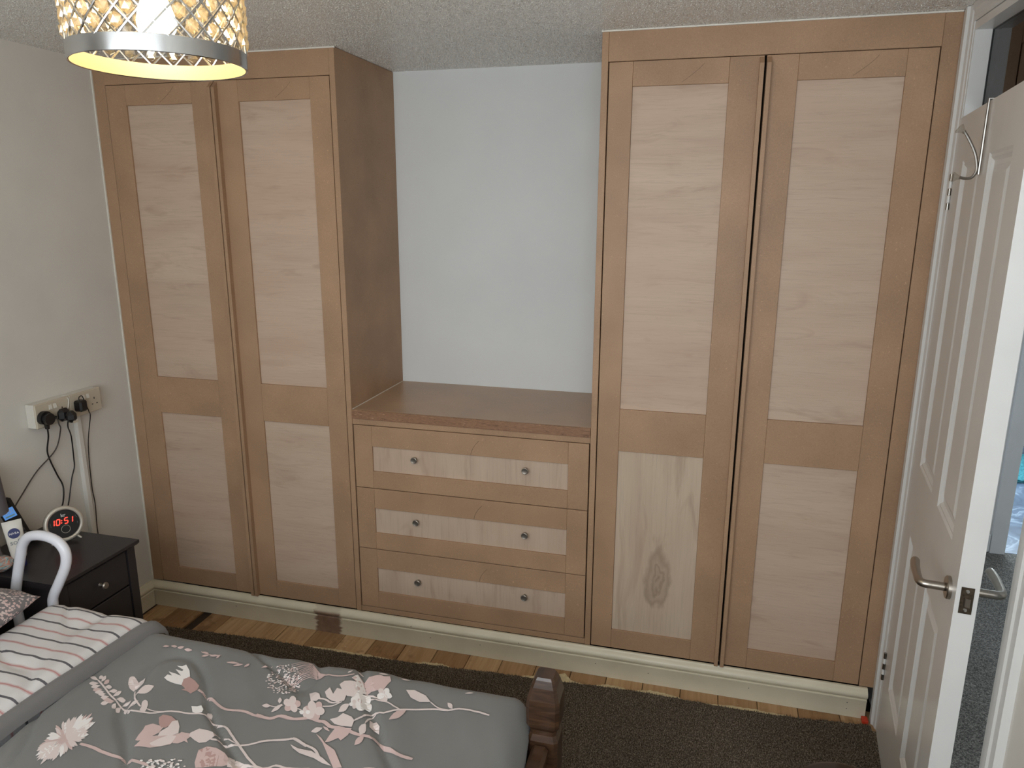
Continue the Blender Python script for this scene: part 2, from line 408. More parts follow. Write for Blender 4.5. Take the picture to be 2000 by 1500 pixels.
g = G().box(XR, XR+.097, -.084, YB, 0, CEIL).box(XR, XR+.097, YN, -.872, 0, CEIL).box(XR, XR+.097, -.872, -.084, 2.236, CEIL)
g.thing('wall_right', 'wall_paint', 'right wall around the bedroom doorway', 'wall', kind=st)
g = G().box(XL-.1, 0.70, YN-.1, YN, 0, CEIL).box(2.80, XR+.097, YN-.1, YN, 0, CEIL).box(0.70, 2.80, YN-.1, YN, 0, 1.02).box(0.70, 2.80, YN-.1, YN, 2.22, CEIL)
g.thing('wall_front', 'wall_paint', 'wall with the bedroom window behind the photographer', 'wall', kind=st)
cl = G().box(XL-.1, XR+.097, YN-.1, YB+.1, CEIL, CEIL+.08).thing('ceiling', 'stipple', 'grey white stippled plaster ceiling', 'ceiling', kind=st, org=(0, 0, CEIL))
def tufts(name, parent, gx, gy, z, rad, hgt, lean, mat, sgn, seed):   # thousands of tiny points in one mesh
    rg = np.random.default_rng(seed); m = gx.size; ang = rg.uniform(0, 2*PI, m)
    V = np.zeros((m, 4, 3), np.float32); r_ = rg.uniform(*rad, m)
    for k in range(3):
        V[:, k, 0] = gx+r_*np.cos(ang+sgn*k*2*PI/3); V[:, k, 1] = gy+r_*np.sin(ang+sgn*k*2*PI/3); V[:, k, 2] = z
    V[:, 3, 0] = gx+rg.normal(0, lean, m); V[:, 3, 1] = gy+rg.normal(0, lean, m); V[:, 3, 2] = z+sgn*rg.uniform(*hgt, m)
    V -= np.array(ORG[parent.name], np.float32)
    idx = np.arange(m, dtype=np.int32)[:, None]*4
    F = np.concatenate([idx+np.array([[a, b, 3]], np.int32) for a, b in ((0, 1), (1, 2), (2, 0))], 1).reshape(-1)
    me = bpy.data.meshes.new(name); me.vertices.add(m*4); me.vertices.foreach_set('co', V.reshape(-1))
    me.loops.add(F.size); me.loops.foreach_set('vertex_index', F); me.polygons.add(F.size//3); me.polygons.foreach_set('loop_start', np.arange(0, F.size, 3, dtype=np.int32)); me.update(calc_edges=True)
    me.materials.append(M[mat]); o = bpy.data.objects.new(name, me); C.objects.link(o); o.parent = parent; o['kind'] = 'stuff'; return o
rg = np.random.default_rng(8)
gx, gy = np.meshgrid(np.arange(XL+.01, XR-.01, .0068), np.arange(-1.55, YB-.01, .0068)); gx = gx.ravel(); gy = gy.ravel()
gx = gx+rg.uniform(-.0034, .0034, gx.size); gy = gy+rg.uniform(-.0034, .0034, gy.size)
keep = (rg.random(gx.size) < .8) & ~((gy > -.004) & ((gx < .923) | (gx > 1.851))) & (np.hypot(gx-1.367, gy+1.43) > .05)
tufts('plaster_points', cl, gx[keep], gy[keep], CEIL, (.0016, .0036), (.0010, .0030), .0012, 'stipple', -1, 5)
win = empty('window_1', (1.75, YN-.05, 1.02), 'white framed bedroom window behind the photographer', 'window', kind=st)
g = G().box(0.70, 2.80, YN-.09, YN-.03, 1.02, 1.06).box(0.70, 2.80, YN-.09, YN-.03, 2.18, 2.22).box(0.70, 0.74, YN-.09, YN-.03, 1.06, 2.18).box(2.76, 2.80, YN-.09, YN-.03, 1.06, 2.18).box(1.73, 1.77, YN-.09, YN-.03, 1.06, 2.18)
g.part('window_frame', 'gloss_white', win)
G().box(0.65, 2.85, YN-.03, YN+.12, .99, 1.02, .006).part('window_sill', 'gloss_white', win)

# skirting: flat board, groove and rounded top
prof = [(0, 0), (-.016, 0), (-.016, .066), (-.0185, .070), (-.0185, .0735), (-.014, .0755), (-.016, .079), (-.0215, .084), (-.0245, .090), (-.0245, .096), (-.021, .103), (-.014, .109), (-.010, .112), (-.008, .1155), (0, .1155)]
sk = G().prism([(y+.018-.0195, z) for y, z in prof], 'x', XL+.001, 2.852).thing('baseboard_back', 'skirting', 'cream skirting board running under the wardrobes and drawers', 'skirting board', kind=st, smooth=True, org=(0, 0, 0))
hole = G().lathe([(0, 0), (.0016, .0), (.0016, .0012), (0, .0012)], 8).mesh('nail_hole', 'black_plastic')
for (x, z) in [(.33, .055), (1.23, .05), (1.44, .053), (1.90, .052), (2.10, .045), (2.46, .050), (2.79, .055), (2.79, .03), (1.60, .094), (1.15, .094)]:
    inst('nail_hole', hole, sk, Matrix.Translation((x, -.0172 if z < .07 else -.0262, z)) @ Matrix.Rotation(PI/2, 4, 'X'))
G().prism([(XL-y, z) for y, z in prof], 'y', -.021, -2.9).thing('baseboard_left', 'gloss_cream', 'cream skirting board along the left wall', 'skirting board', kind=st, smooth=True)
G().box(XL+.001, .925, -.006, .0, CEIL-.005, CEIL-.0005).box(1.852, XR-.02, -.006, .0, CEIL-.005, CEIL-.0005).box(XL+.0003, XL+.005, -.006, -.0005, .118, CEIL).thing('trim_1', 'caulk', 'white sealant bead along ceiling and left wall', 'sealant', kind=st)

# ------------------------------------------------------------------ bedroom doorway
g = G().prism([(XR-.018, -.003), (XR-.018, -.018), (XR-.022, -.022), (XR-.022, -.040), (XR-.015, -.046), (XR-.013, -.060), (XR-.010, -.064), (XR-.010, -.078), (XR, -.078), (XR, -.003)], 'z', 0, CEIL-.001)
g.thing('trim_2', 'gloss_white', 'white architrave between the right wardrobe and the door', 'architrave', kind=st)
g = G().prism([(XR-.018, -.945), (XR-.018, -.925), (XR-.022, -.92), (XR-.022, -.905), (XR-.015, -.898), (XR-.013, -.884), (XR-.010, -.88), (XR-.010, -.868), (XR, -.868), (XR, -.945)], 'z', 0, CEIL-.001)
g.thing('trim_3', 'gloss_white', 'white architrave on the near side of the doorway', 'architrave', kind=st)
g = G().prism([(XR-.018, 2.284), (XR-.018, 2.268), (XR-.013, 2.262), (XR-.013, 2.250), (XR-.010, 2.246), (XR-.010, 2.238), (XR, 2.238), (XR, 2.284)], 'y', -.079, -.867)
g.thing('trim_4', 'gloss_white', 'white architrave strip above the glazed light over the door', 'architrave', kind=st)
g = G().box(XR-.008, XR+.105, -.0865, -.0785, 0, 2.236).box(XR-.008, XR+.105, -.8675, -.8595, 0, 2.236).box(XR-.008, XR+.105, -.8594, -.0866, 2.215, 2.236)
g.box(XR+.05, XR+.062, -.098, -.0866, 0, 1.985).box(XR+.05, XR+.062, -.8594, -.848, 0, 1.985)
g.thing('trim_5', 'gloss_white', 'white lining of the bedroom doorway', 'door lining', kind=st)
wn = empty('window_2', (XR+.04, -.47, 1.992), 'glazed light above the bedroom door', 'window', kind=st)
G().box(XR+.050, XR+.085, -.8590, -.0870, 1.992, 2.012).part('transom', 'gloss_white', wn)
G().box(XR+.036, XR+.040, -.8590, -.0870, 2.0125, 2.2145).part('pane', 'pane', wn)
G().box(XR+.034, XR+.042, -.0895, -.0868, 2.02, 2.2145).box(XR+.034, XR+.042, -.859, -.0868, 2.2118, 2.2147).part('putty_line', 'black_plastic', wn)

# the panelled door, ajar: local frame d (from hinge), n (out of the room side face), z
TH = math.radians(6.8)
HNG = Vector((2.875, -.0875, 0))
Dd = Vector((-math.sin(TH), -math.cos(TH), 0)); Nn = Vector((-math.cos(TH), math.sin(TH), 0))
DM = Matrix(((Dd.x, Nn.x, 0, HNG.x), (Dd.y, Nn.y, 0, HNG.y), (0, 0, 1, 0), (0, 0, 0, 1)))
DW, DTK, DH = .764, .043, 1.988
door = empty('door_1', HNG+Vector((0, 0, .008)), 'white moulded four panel door standing ajar with lever handles', 'door', kind=st)
# leaf with moulded recesses on the room face
bm = bmesh.new()
pan = [(.118, .345, .250, .785), (.437, .652, .250, .785), (.118, .345, 1.005, 1.868), (.437, .652, 1.005, 1.868)]
ds = sorted({.004, DW-.002}|{q for p in pan for q in p[:2]}); zs = sorted({.008, DH}|{q for p in pan for q in p[2:]})
for side, n0, sgn in ((1, 0, 1), (0, -DTK, -1)):
    for i in range(len(ds)-1):
        for j in range(len(zs)-1):
            r = (ds[i], ds[i+1], zs[j], zs[j+1])
            hit = any(abs(r[0]-p[0]) < 1e-6 and abs(r[1]-p[1]) < 1e-6 and abs(r[2]-p[2]) < 1e-6 for p in pan)
            if not hit:
                bm.faces.new([bm.verts.new((d, n0, z)) for d, z in ((r[0], r[2]), (r[1], r[2]), (r[1], r[3]), (r[0], r[3]))])
            else:
                rings = [(0, 0), (.006, -.004), (.012, -.003), (.020, -.009), (.030, -.009), (.046, -.0035)]
                prev = None
                for ins, dep in rings:
                    cur = [bm.verts.new((d, n0+sgn*dep, z)) for d, z in ((r[0]+ins, r[2]+ins), (r[1]-ins, r[2]+ins), (r[1]-ins, r[3]-ins), (r[0]+ins, r[3]-ins))]
                    if prev:
                        for k in range(4): bm.faces.new([prev[k], prev[(k+1) % 4], cur[(k+1) % 4], cur[k]])
                    prev = cur
                bm.faces.new(prev)
for (a, b) in (((ds[0], zs[0]), (ds[-1], zs[0])), ((ds[-1], zs[0]), (ds[-1], zs[-1])), ((ds[-1], zs[-1]), (ds[0], zs[-1])), ((ds[0], zs[-1]), (ds[0], zs[0]))):
    bm.faces.new([bm.verts.new(q) for q in ((a[0], 0, a[1]), (b[0], 0, b[1]), (b[0], -DTK, b[1]), (a[0], -DTK, a[1]))])
G().bm(bm).xf(DM).part('leaf', 'gloss_white', door)
def handle(sgn, n0):
    g = G().lathe([(.0, 0), (.026, 0), (.026, .007), (.024, .009), (0, .009)], 24, Matrix.Translation((.702, n0, .912)) @ Matrix.Rotation(-sgn*PI/2, 4, 'X')).xf(DM)
    h = g.part('handle_rose', 'satin_steel', door, True)
    p = smooth_path([(.702, n0+sgn*.008, .912), (.702, n0+sgn*.035, .912), (.701, n0+sgn*.052, .912), (.690, n0+sgn*.060, .912), (.66, n0+sgn*.061, .913), (.62, n0+sgn*.060, .914), (.585, n0+sgn*.056, .915)], 4)
    rr = [.0095]*(len(p)-9)+[.0095, .0097, .010, .0102, .0104, .0105, .0106, .0106, .009]
    G().tube(p, rr[:len(p)], 12).xf(DM).part('lever', 'satin_steel', h, 'all')
    return h
handle(1, 0.0); handle(-1, -DTK)
lp = G().box(DW-.002, DW-.0005, -.034, -.009, .885, .947).xf(DM).part('latch_plate', 'plate_worn', door)
G().prism([(DW-.001, -.016), (DW+.008, -.018), (DW+.010, -.027), (DW-.001, -.028)], 'z', .905, .925).xf(DM).part('latch_bolt', 'satin_steel', lp)
for z in (.894, .938): G().lathe([(0, 0), (.0045, 0), (.0035, .0014), (0, .0016)], 12, Matrix.Translation((DW-.0006, -.0215, z)) @ Matrix.Rotation(PI/2, 4, 'Y')).xf(DM).part('screw', 'chrome', lp, True)
for zc in (1.79, .26):
    hg = G().box(-.001, .004, -.03, -.004, zc-.05, zc+.05).xf(DM).part('hinge', 'hook_steel', door)
    for k in range(5):
        G().tube([(0, .004, zc-.05+k*.0201), (0, .004, zc-.05+k*.0201+.0185)], .0048, 10).xf(DM).part('hinge_knuckle', 'hook_steel' if k % 2 == 0 else 'gloss_white', hg, True)

# over-door hook with two glass ends
hk = empty('over_door_hook', DM @ Vector((.372, .005, 1.79)), 'chrome wire hook with two clear knobs hanging over the white door', 'hook')
dm = lambda d, n, z: DM @ Vector((d, n, z))
G().tube([dm(.372, -DTK-.004, 1.95), dm(.372, -DTK-.004, DH+.0035), dm(.372, -.02, DH+.004), dm(.372, .0045, DH+.0035), dm(.372, .0045, 1.95), dm(.372, .0045, 1.822)], .0032, 8).part('hanger_wire', 'hook_steel', hk, True)
G().tube(smooth_path([dm(.372, .047, 1.922), dm(.372, .036, 1.906), dm(.372, .018, 1.872), dm(.372, .010, 1.842), dm(.372, .0105, 1.826), dm(.372, .018, 1.815), dm(.372, .030, 1.813), dm(.372, .043, 1.816)], 4), .0034, 8).part('hook_wire', 'hook_steel', hk, True)
kn = [(0, 0), (.004, .0), (.0055, .006), (.011, .014), (.0125, .017), (.009, .019), (.004, .017), (0, .016)]
G().lathe(kn, 10, frame(dm(.372, .044, 1.918), Nn+Vector((0, 0, .75)))).part('knob', 'clear_acrylic', hk)
G().lathe(kn, 10, frame(dm(.372, .040, 1.815), Nn+Vector((0, 0, .12)))).part('knob', 'clear_acrylic', hk)

# ------------------------------------------------------------------ landing and bathroom beyond the door
HX0 = XR+.0975
g = G().box(HX0, 4.75, -2.0, 1.56, -.05, .0)
g.thing('floor_hall', 'carpet_hall', 'grey speckled carpet of the landing beyond the door', 'floor', kind=st)
G().box(XR-.005, HX0-.0005, -.859, -.087, -.02, .004).thing('trim_6', 'carpet_hall', 'carpeted threshold strip of the bedroom doorway', 'threshold', kind=st)
g = G().box(HX0, 3.80, 1.562, 1.66, 0, CEIL).box(4.60, 4.75, 1.562, 1.66, 0, CEIL).box(3.80, 4.60, 1.562, 1.66, 2.02, CEIL)
g.thing('wall_hall', 'wall_paint', 'end wall of the landing around the bathroom doorway', 'wall', kind=st)
G().box(4.75, 4.83, -2.0, 3.6, 0, CEIL).thing('wall_hall_side', 'wall_paint', 'far side wall of the landing', 'wall', kind=st)
G().box(HX0, 3.4, -2.08, -2.0, 0, CEIL).box(4.4, 4.75, -2.08, -2.0, 0, CEIL).box(3.4, 4.4, -2.08, -2.0, 0, 1.05).box(3.4, 4.4, -2.08, -2.0, 2.05, CEIL).thing('wall_hall_near', 'wall_paint', 'near end wall of the landing with its window', 'wall', kind=st)
G().box(HX0, 4.83, -2.08, 3.6, CEIL, CEIL+.08).thing('ceiling_hall', 'gloss_white', 'ceiling over the landing', 'ceiling', kind=st)
G().box(3.738, 3.806, 1.540, 1.561, 0, 2.09).box(4.594, 4.66, 1.540, 1.561, 0, 2.09).box(3.738, 4.66, 1.540, 1.5605, 2.02, 2.09).box(3.800, 3.815, 1.561, 1.665, 0, 2.02).thing('trim_7', 'gloss_white', 'white door frame of the bathroom', 'door frame', kind=st)
G().box(HX0, 3.737, 1.545, 1.561, .001, .10, .004).thing('baseboard_hall', 'gloss_white', 'white skirting board on the landing', 'skirting board', kind=st)
G().box(3.60, 4.75, 1.562, 3.6, -.05, .001).thing('floor_bathroom', 'bath_floor', 'blue grey marbled bathroom floor', 'floor', kind=st)
G().box(3.52, 3.60, 1.662, 3.6, 0, CEIL).thing('wall_bathroom_left', 'gloss_white', 'left wall of the bathroom', 'wall', kind=st)
g = G().box(3.52, 3.90, 3.6, 3.7, 0, CEIL).box(4.80, 4.83, 3.6, 3.7, 0, CEIL).box(3.90, 4.80, 3.6, 3.7, 0, 1.1).box(3.90, 4.80, 3.6, 3.7, 2.1, CEIL)
g.thing('wall_bathroom_back', 'gloss_white', 'bathroom wall with its window', 'wall', kind=st)
bm = bmesh.new(); bmesh.ops.create_grid(bm, x_segments=40, y_segments=20, size=.5)
for v in bm.verts:
    v.co = Vector((4.42+v.co.x*.55, 3.02+v.co.y*.6, .022+.010*noise.noise(v.co*30)))
gg = G().bm(bm); gg.box(4.15, 4.69, 2.725, 3.315, .0012, .018, .004)
gg.thing('bath_mat', 'mat_teal', 'fluffy teal bath mat on the bathroom floor', 'bath mat')
rd = empty('towel_radiator', (4.50, 3.50, .001), 'white radiator with pipes in the bathroom', 'radiator')
for z in (.20, .30, .44, .58): G().tube([(4.22, 3.50, z), (4.74, 3.50, z)], .014, 10).part('bar', 'gloss_white', rd, True)
for x in (4.25, 4.70): G().tube([(x, 3.53, .16), (x, 3.53, .66)], .016, 10).part('upright', 'gloss_white', rd, True)
for x in (4.25, 4.70): G().tube([(x, 3.53, .002), (x, 3.53, .16)], .010, 10).part('pipe', 'satin_steel', rd, True)

# ------------------------------------------------------------------ fitted wardrobes
B = .0009
def wardrobe_door(parent, x0, x1, pa, pb, batten, low_mat):
    z0, z1 = DB+.003, DT-GAP
    dr = G().box(x0, x1, .0125, .020, z0, z1).part('door', 'mdf', parent)
    G().box(x0, pa-.0003, 0, .0126, z0, z1, B).part('stile', 'mdf', dr)
    G().box(pb+.0003, x1, 0, .0126, z0, z1, B).part('stile', 'mdf', dr)
    for a, b in ((z0, .195), (.904, 1.058), (2.117, z1)): G().box(pa, pb, 0.0002, .0126, a, b, B).part('rail', 'mdf', dr)
    G().box(pa, pb, .0075, .0125, .1952, .9038).part('panel', low_mat, dr)
    G().box(pa, pb, .0075, .0125, 1.0582, 2.1168).part('panel', 'veneer', dr)
    bx = (x1-.0135, x1-.0005) if batten == 'R' else (x0+.0005, x0+.0135)
    G().prism([(-.0002, z0+.001), (-.021, z0+.001), (-.021, z1-.024), (-.0002, z1-.004)], 'x', *bx).part('pull_batten', 'mdf', dr)
    pm = [(pa+.52*(pb-pa)+.03*math.sin(k*.16), -.0003, 2.124+k*.006) for k in range(10)]
    pm = [(p[0]+.004*k, p[1], p[2]) for k, p in enumerate(pm)]
    G().tube(pm, .0003, 4).part('pencil_mark', 'pencil', dr)
    return dr
wl = empty('fitted_wardrobe', (.405, .25, DB), 'unpainted board wardrobe beside the left wall and bedside table', 'wardrobe', 'fitted wardrobes')
G().box(XL+.001, -.0505, 0, .02, DB, CEIL-.001, B).part('filler_strip', 'mdf', wl)
G().box(-.050, .8985, 0, .02, DT, CEIL-.001, B).part('top_rail', 'mdf', wl)
G().box(.899, .920, -.001, YB-.001, DB, CEIL-.001, B).part('side_panel', 'mdf', wl)
G().box(XL+.001, .8985, .45, .468, DB, CEIL-.001).part('back_panel', 'mdf', wl)
G().box(XL+.001, .8985, .022, .45, DB-.001, DB+.002).part('base_panel', 'mdf', wl)
wardrobe_door(wl, -.0485, .4265, .038, .329, 'R', 'veneer')
wardrobe_door(wl, .4300, .8960, .527, .818, 'L', 'veneer')
wr = empty('fitted_wardrobe', (2.36, .25, DB), 'unpainted board wardrobe beside the white door', 'wardrobe', 'fitted wardrobes')
G().box(2.8245, XR-.001, 0, .02, DB, CEIL-.001, B).part('filler_strip', 'mdf', wr)
G().box(1.8755, 2.8240, 0, .02, DT, CEIL-.001, B).part('top_rail', 'mdf', wr)
G().box(1.854, 1.875, -.001, YB-.001, DB, CEIL-.001, B).part('side_panel', 'mdf', wr)
G().box(1.8755, XR-.001, .45, .468, DB, CEIL-.001).part('back_panel', 'mdf', wr)
G().box(1.8755, XR-.001, .022, .45, DB-.001, DB+.002).part('base_panel', 'mdf', wr)
wardrobe_door(wr, 1.8785, 2.3465, 1.954, 2.246, 'R', 'veneer_knot')
wardrobe_door(wr, 2.3530, 2.8215, 2.445, 2.739, 'L', 'veneer')

# drawers under the worktop
ch = empty('drawer_unit', (1.387, .25, DB), 'three drawer unit of unpainted board between the two wardrobes', 'drawer unit')
G().box(.9205, 1.8535, .001, .02, DB, .1385, B).part('plinth_rail', 'mdf', ch)
G().box(.9205, 1.8535, .001, .02, .9225, .9445, B).part('top_rail', 'mdf', ch)
G().box(.9205, 1.8535, .45, .465, DB, .9445).part('back_panel', 'mdf', ch)
kprof = [(0, 0), (.0065, 0), (.0052, .004), (.0050, .012), (.0085, .0155), (.0125, .0175), (.0130, .0195), (.0125, .0215), (.0108, .0225), (.0100, .0220), (0, .0226)]
knob_me = G().lathe(kprof, 24).mesh('knob', 'pewter', True)
x0, x1, pa, pb = .9245, 1.8495, 1.000, 1.774
for k, (z0, z1) in enumerate(((.142, .4005), (.4035, .6615), (.6645, .920))):
    dr = G().box(x0, x1, .0125, .020, z0, z1).part('drawer', 'mdf', ch)
    G().box(x0, pa-.0003, 0, .0126, z0, z1, B).part('stile', 'mdf', dr)
    G().box(pb+.0003, x1, 0, .0126, z0, z1, B).part('stile', 'mdf', dr)
    zb, zt = z0+.070, z1-.083
    G().box(pa, pb, .0002, .0126, z0, zb, B).part('rail', 'mdf', dr)
    G().box(pa, pb, .0002, .0126, zt, z1, B).part('rail', 'mdf', dr)
    G().box(pa, pb, .0075, .0125, zb+.0002, zt-.0002).part('panel', 'veneer_upright', dr)
    for x in (1.177, 1.616):
        inst('knob', knob_me, dr, Matrix.Translation(Vector((x, .0076, (.282, .5405, .799)[k]))-ORG[dr.name]) @ Matrix.Rotation(PI/2, 4, 'X'))
    cx = (1.45, 1.43, 1.42)[k]
    G().tube([(cx-.016+.032*(q/9)**1.8, -.0003, zt+.002+.058*q/9) for q in range(10)], .0005, 4).part('pencil_mark', 'pencil', dr)
wt = empty('worktop', (1.387, .25, .945), 'board worktop with a darker wood front edge over the drawers', 'worktop')
G().box(.9208, 1.8532, .004, YB-.001, .9455, .981, B).part('board', 'mdf_brightened', wt)
G().box(.9208, 1.8532, -.004, .0038, .9455, .9805, B).part('front_lipping', 'oak_lipping', wt)
G().box(.9208, .9228, .004, YB-.002, .981, .983).part('sealant_bead', 'caulk', wt)

# ------------------------------------------------------------------ carpet, underlay scraps
edge = [(-.103, -.192), (-.017, -.179), (.25, -.162), (.508, -.147), (.974, -.149), (1.30, -.130), (1.596, -.112), (2.077, -.084), (2.30, -.090), (2.524, -.092), (2.72, -.074), (2.862, -.062)]
def edge_y(x):
    for (a, ya), (b, yb) in zip(edge, edge[1:]):
        if x <= b: return ya+(yb-ya)*(x-a)/(b-a)
    return edge[-1][1]
n = 320; xs = [XL+.002+(2.862-XL-.002)*i/n for i in range(n+1)]
pts = [(x, edge_y(x)+.005*noise.noise((x*28, 1.3, 0))+.003*noise.noise((x*90, 5.3, 0))) for x in xs]
pts += [(2.862, -.0885), (2.8835, -.0885), (2.8835, -.8585), (2.862, -.8585), (2.862, YN+.003), (XL+.002, YN+.003)]
cp = empty('carpet', (1.4, -1.5, .0005), 'dark brown speckled carpet pulled back from the floorboards', 'carpet')
bm = bmesh.new(); lo = [bm.verts.new((x, y, .0005)) for x, y in pts]; hi = [bm.verts.new((x, y, .009)) for x, y in pts]
bm.faces.new(hi); N_ = len(pts)
for i in range(N_): bm.faces.new([lo[i], lo[(i+1) % N_], hi[(i+1) % N_], hi[i]])
bmesh.ops.triangulate(bm, faces=[f for f in bm.faces if len(f.verts) > 4])
G().bm(bm).part('backing', 'carpet_brown', cp)
rg = np.random.default_rng(3); cell = .0042
gx, gy = np.meshgrid(np.arange(XL+.004, 2.860, cell), np.arange(-1.30, -.05, cell)); gx = gx.ravel(); gy = gy.ravel()
gx = gx+rg.uniform(-.002, .002, gx.size); gy = gy+rg.uniform(-.002, .002, gy.size)
ey = np.interp(gx, [p[0] for p in pts[:n+1]], [p[1] for p in pts[:n+1]])
keep = (gy < ey-.001) & ~((gx < 1.80) & (gy < -.99))
tufts('carpet_pile', cp, gx[keep], gy[keep], .0088, (.0016, .0026), (.005, .0095), .002, 'carpet_brown', 1, 3)
def scrap(x0, x1, wid, peak, label):
    k = 36; top = []; bot = []
    for i in range(k+1):
        x = x0+(x1-x0)*i/k; e = edge_y(x); t_ = math.sin(PI*i/k)**.6
        ex = .015*t_+wid*(.45+.55*abs(noise.noise((x*40, 2.2, 0)))*1.6)*t_ + (peak[1]*max(0, 1-abs(x-peak[0])/.035) if peak else 0)
        top.append((x, min(e+ex, -.022))); bot.append((x, e-.012))
    g = G(); v = []; f = []
    for i in range(k+1):
        for (p, z) in ((bot[i], .0045), (top[i], .003+.003*rnd.random()), (top[i], .0006), (bot[i], .0006)): v.append((p[0], p[1], z))
    for i in range(k):
        for q in range(4): f.append((i*4+q, i*4+(q+1) % 4, (i+1)*4+(q+1) % 4, (i+1)*4+q))
    g.add(v, f).thing('underlay_scrap', 'underlay', label, 'underlay', 'torn underlay along the carpet edge')
scrap(.70, 1.14, .010, None, 'thin ragged cream underlay strip below the stained skirting')
scrap(1.20, 1.36, .012, None, 'short cream underlay scrap below the drawers')
scrap(1.62, 1.88, .020, (1.785, .038), 'torn cream underlay with a peak behind the bed post')
scrap(1.90, 2.03, .015, None, 'cream underlay scrap right of the bed post')
scrap(2.05, 2.24, .014, None, 'narrow cream underlay strip below the right wardrobe')
scrap(2.30, 2.62, .008, None, 'faint cream underlay strip nearest the white door')
G().box(2.838, 2.858, -.050, -.022, .0008, .016, .002).box(2.842, 2.856, -.047, -.030, .016, .019, .001).thing('plastic_spacer', 'red_plastic', 'small red plastic spacer on the floor under the skirting end', 'spacer')
# ------------------------------------------------------------------ bed
bed = empty('bed', (.9, -1.62, 0.018), 'dark wooden bed frame with carved foot post', 'bed')
def post(y):
    X0 = 1.908; hw = .037
    prof = [(0.018, 1.0), (.40, 1.0), (.505, 1.0), (.520, .84), (.532, .84), (.545, 1.06), (.590, 1.10), (.615, 1.06), (.645, .84), (.662, .66), (.668, .56)]
    v = []; f = []
    for z, s in prof:
        h = hw*s; c = h*.22
        for (px, py) in ((-h, -h+c), (-h+c, -h), (h-c, -h), (h, -h+c), (h, h-c), (h-c, h), (-h+c, h), (-h, h-c)): v.append((X0+px, y+py, z))
    k = 8
    for i in range(len(prof)-1):
        for q in range(k): f.append((i*k+q, i*k+(q+1) % k, (i+1)*k+(q+1) % k, (i+1)*k+q))
    f.append(tuple(range(k-1, -1, -1))); f.append(tuple((len(prof)-1)*k+q for q in range(k)))
    G().add(v, f).part('post', 'dark_timber', bed)
post(-.985); post(-2.325)
G().box(1.893, 1.917, -2.29, -1.02, .20, .47, .006).part('footboard', 'dark_timber', bed)
G().box(1.885, 1.925, -2.29, -1.02, .4702, .50, .008).part('foot_rail', 'dark_timber', bed)
for y in (-.975, -2.335): G().box(-.03, 1.87, y-.012, y+.012, .14, .27, .004).part('side_rail', 'dark_timber', bed)
G().box(-.080, -.040, -2.36, -.95, .018, .80, .006).part('headboard', 'dark_timber', bed)
G().box(-.03, 1.87, -2.32, -.99, .24, .268).part('slat_base', 'dark_timber', bed)
G().box(-.03, 1.86, -2.318, -.962, .2705, .498, .03).thing('mattress', 'sheet', 'white mattress on the dark bed frame', 'mattress')

def wrinkle(x, y):
    a = noise.noise((x*5.0+y*2.0, y*2.2-x*.6, 3.1))*.014
    b = noise.noise((x*14+y*9, y*4-x*3, 7.7))*.006
    c = noise.noise((x*3, y*3, 1.0))*.008
    rr = abs(noise.noise((x*4.2+y*3.1, y*1.6-x*1.1, 12.0)))
    return a+b+c-.013*max(0, 1-rr/.08)
def edge_fall(d, r):
    return -(r-math.sqrt(max(0, r*r-min(d, r)**2)))
class Cover:
    def __init__(s, x0, x1, y0, y1, zt, r, drop, wr=1.0): s.x0, s.x1, s.y0, s.y1, s.zt, s.r, s.drop, s.wr = x0, x1, y0, y1, zt, r, drop, wr
    def h(s, x, y):
        r = s.r
        qx = max(x-(s.x1-r), (s.x0+r)-x, 0); qy = max(y-(s.y1-r), (s.y0+r)-y, 0)
        return s.zt+edge_fall(math.hypot(qx, qy), r)+s.wr*wrinkle(x, y)
    def geo(s, nx, ny, sides=('x1', 'y1', 'y0')):
        r = s.r; L = r*PI/2+s.drop; A = lambda k: (L-r if k in sides else 0)
        ax0, ax1 = s.x0-A('x0'), s.x1+A('x1'); ay0, ay1 = s.y0-A('y0'), s.y1+A('y1')
        v = []
        for j in range(ny+1):
            for i in range(nx+1):
                a = ax0+(ax1-ax0)*i/nx; b = ay0+(ay1-ay0)*j/ny
                cx = min(max(a, s.x0+r), s.x1-r); cy = min(max(b, s.y0+r), s.y1-r)
                q = Vector((a-cx, b-cy)); d = q.length; w_ = s.wr*wrinkle(a, b)
                if d < 1e-9: v.append((a, b, s.zt+w_)); continue
                q /= d
                if d < r*PI/2: off, dz = r*math.sin(d/r), -(r-r*math.cos(d/r))
                else: off, dz = r, -(r+min(d-r*PI/2, s.drop))
                t_ = math.sin(min(d/r, PI/2))
                off += w_*t_*.9+.010*t_*math.sin((a+b)*26)*min(1, max(0, d-r)/.12)
                v.append((cx+q.x*off, cy+q.y*off, s.zt+dz+w_*(1-t_)))
        f = [(j*(nx+1)+i, j*(nx+1)+i+1, (j+1)*(nx+1)+i+1, (j+1)*(nx+1)+i) for j in range(ny) for i in range(nx)]
        return G().add(v, f)
cov = Cover(.70, 1.872, -2.36, -.905, .556, .062, .20)
duv = empty('duvet', (1.1, -1.6, .5), 'grey duvet with pale pink floral print turned back at the pillow end', 'duvet')
cov.geo(190, 220).part('cover', 'duvet_grey', duv, 'all')
fold = Cover(.345, .722, -2.355, -.885, .582, .05, .10, .7)
def hem_x(y): return .732-.047*min(1, max(0, -.893-y)/.47)+.010*noise.noise((y*4, .5, 0))
fg = fold.geo(70, 200, ('x0', 'x1', 'y1', 'y0'))
for q in fg.v:
    k_ = min(1, max(0, (q.x-.55)/.12)); q.x += (hem_x(q.y)-.004-.722)*k_
fg.part('turned_back_fold', 'striped', duv, 'all')
